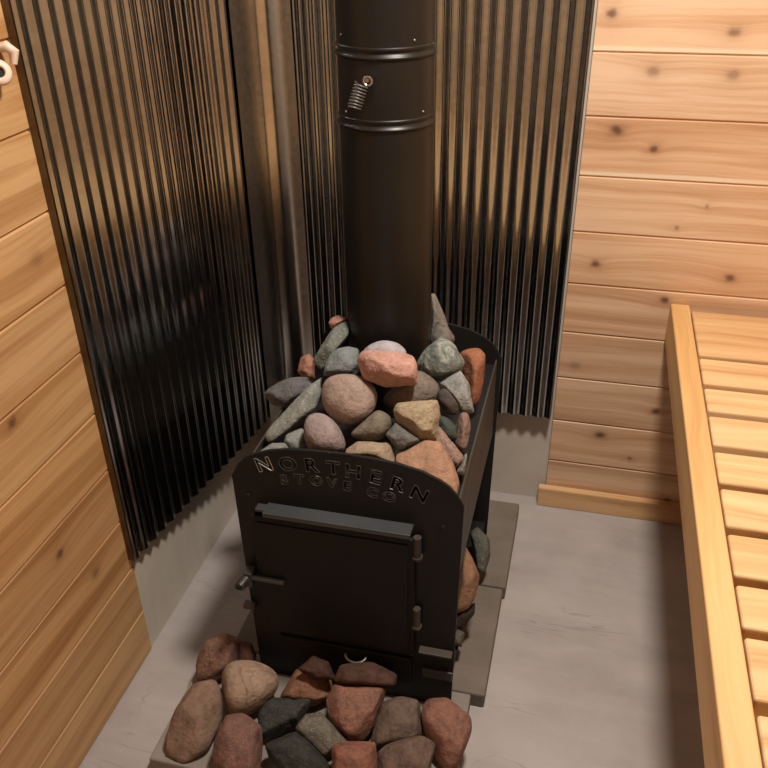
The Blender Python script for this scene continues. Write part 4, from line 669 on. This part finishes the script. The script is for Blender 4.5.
# ------------------------------------------------------------------ bench
bn = thing('bench', 'pine bench of crosswise slats with a raised front rail along the right side', 'bench', (1.35, -1.0, 0))
YE = -1.98
mesh_obj('front_rail', box(1.066, 1.108, YE, -.002, .541, .636, bevel=.004, seg=3), M['rail'], bn)
edges = [(-.026,-.240), (-.255,-.359), (-.378,-.461), (-.480,-.575), (-.597,-.686), (-.702,-.798), (-.816,-.908), (-.926,-1.008), (-1.024,-1.126)]
y = -1.146
while y > YE+.06:
    edges.append((y, y-.094)); y -= .113
for a, b in edges:
    mesh_obj('slat', box(1.1115, RX-.004, b, a, .594, .632, bevel=.005, seg=3), M['slat'], bn)
for x in (1.1285, 1.74):
    mesh_obj('bench_joist', box(x-.019, x+.019, YE, -.004, .504, .5935, bevel=.002), M['rail'], bn)
for yy in (-.9, YE+.05):
    for x in (1.20, 1.73):
        mesh_obj('bench_leg', box(x-.019, x+.019, yy-.045, yy+.045, 0.0, .5035, bevel=.002), M['rail'], bn)

# ------------------------------------------------------------------ round fitting on the left wall
ft = thing('wall_fitting', 'pale round fitting with a dark hole, on the left plank wall by the metal edge', 'fitting', (0, -.795, 1.26))
bm = bmesh.new()
R0 = [(.0035, .0), (.017, .0), (.0185, .003), (.017, .007), (.013, .009), (.0085, .0085), (.0075, .005), (.0075, .002)]
FN = Vector((.72, -.60, .35)).normalized(); FM = Matrix.Translation((.012, -.801, 1.262)) @ FN.to_track_quat('Z', 'Y').to_matrix().to_4x4()
add_lathe(bm, R0, 0, 0, 32, cap=False)
bmesh.ops.transform(bm, matrix=FM, verts=bm.verts)
smooth_by_angle(mesh_obj('ring', bm, M['fitting'], ft), 50)
bm = bmesh.new(); add_lathe(bm, [(.0074, .001), (.0074, .004)], 0, 0, 24)
bmesh.ops.transform(bm, matrix=FM, verts=bm.verts); mesh_obj('hole', bm, M['inside'], ft)
bm = bmesh.new(); add_tube(bm, [(.0005, -.778, 1.291), (.016, -.776, 1.294), (.024, -.772, 1.286), (.022, -.776, 1.270)], [.006, .008, .008, .005], 10)
smooth_by_angle(mesh_obj('tab', bm, M['fitting'], ft), 50)
bm = bmesh.new(); add_tube(bm, [(.0005, -.797, 1.262), (.015, -.797, 1.262)], .012, 12); mesh_obj('stem', bm, M['fitting'], ft)

# ------------------------------------------------------------------ lamp, light
LX, LY = .94, -.86
lamp = thing('ceiling_lamp', 'round white ceiling lamp above the aisle beside the bench', 'lamp', (LX, LY, RZ))
bm = bmesh.new(); add_lathe(bm, [(.13, RZ-.0005), (.13, RZ-.02), (.115, RZ-.03)], LX, LY, 48)
mesh_obj('lamp_base', bm, M['fitting'], lamp)
li = bpy.data.lights.new('lamp_light', 'AREA'); li.shape = 'DISK'; li.size = .22; li.energy = 35; li.color = (1.0, .90, .79)
lo = bpy.data.objects.new('lamp_light', li); COL.objects.link(lo); lo.location = (LX, LY, RZ-.035)
w = bpy.data.worlds.new('world'); scene.world = w; w.use_nodes = True
w.node_tree.nodes['Background'].inputs[0].default_value = (.05, .05, .055, 1)
w.node_tree.nodes['Background'].inputs[1].default_value = .3

# ------------------------------------------------------------------ camera
cam = bpy.data.cameras.new('camera'); cam.sensor_width = 36; cam.sensor_fit = 'HORIZONTAL'
cam.lens = 830.27/768*36; cam.clip_start = .01
co_ = bpy.data.objects.new('camera', cam); COL.objects.link(co_); scene.camera = co_
yaw, pit, rol = -.24964744, .53863556, -.01633317
fw = Vector((math.sin(yaw)*math.cos(pit), math.cos(yaw)*math.cos(pit), -math.sin(pit)))
rt = Vector((math.cos(yaw), -math.sin(yaw), 0)); upv = rt.cross(fw)
r2 = rt*math.cos(rol)+upv*math.sin(rol); u2 = -rt*math.sin(rol)+upv*math.cos(rol)
mt = Matrix((r2, u2, -fw)).transposed().to_4x4(); mt.translation = (.84690388, -1.87726823, 1.48108052)
co_.matrix_world = mt

scene.view_settings.view_transform = 'Standard'; scene.view_settings.look = 'None'
scene.view_settings.gamma = 1; scene.view_settings.use_curve_mapping = False
scene.view_settings.exposure = 0.0
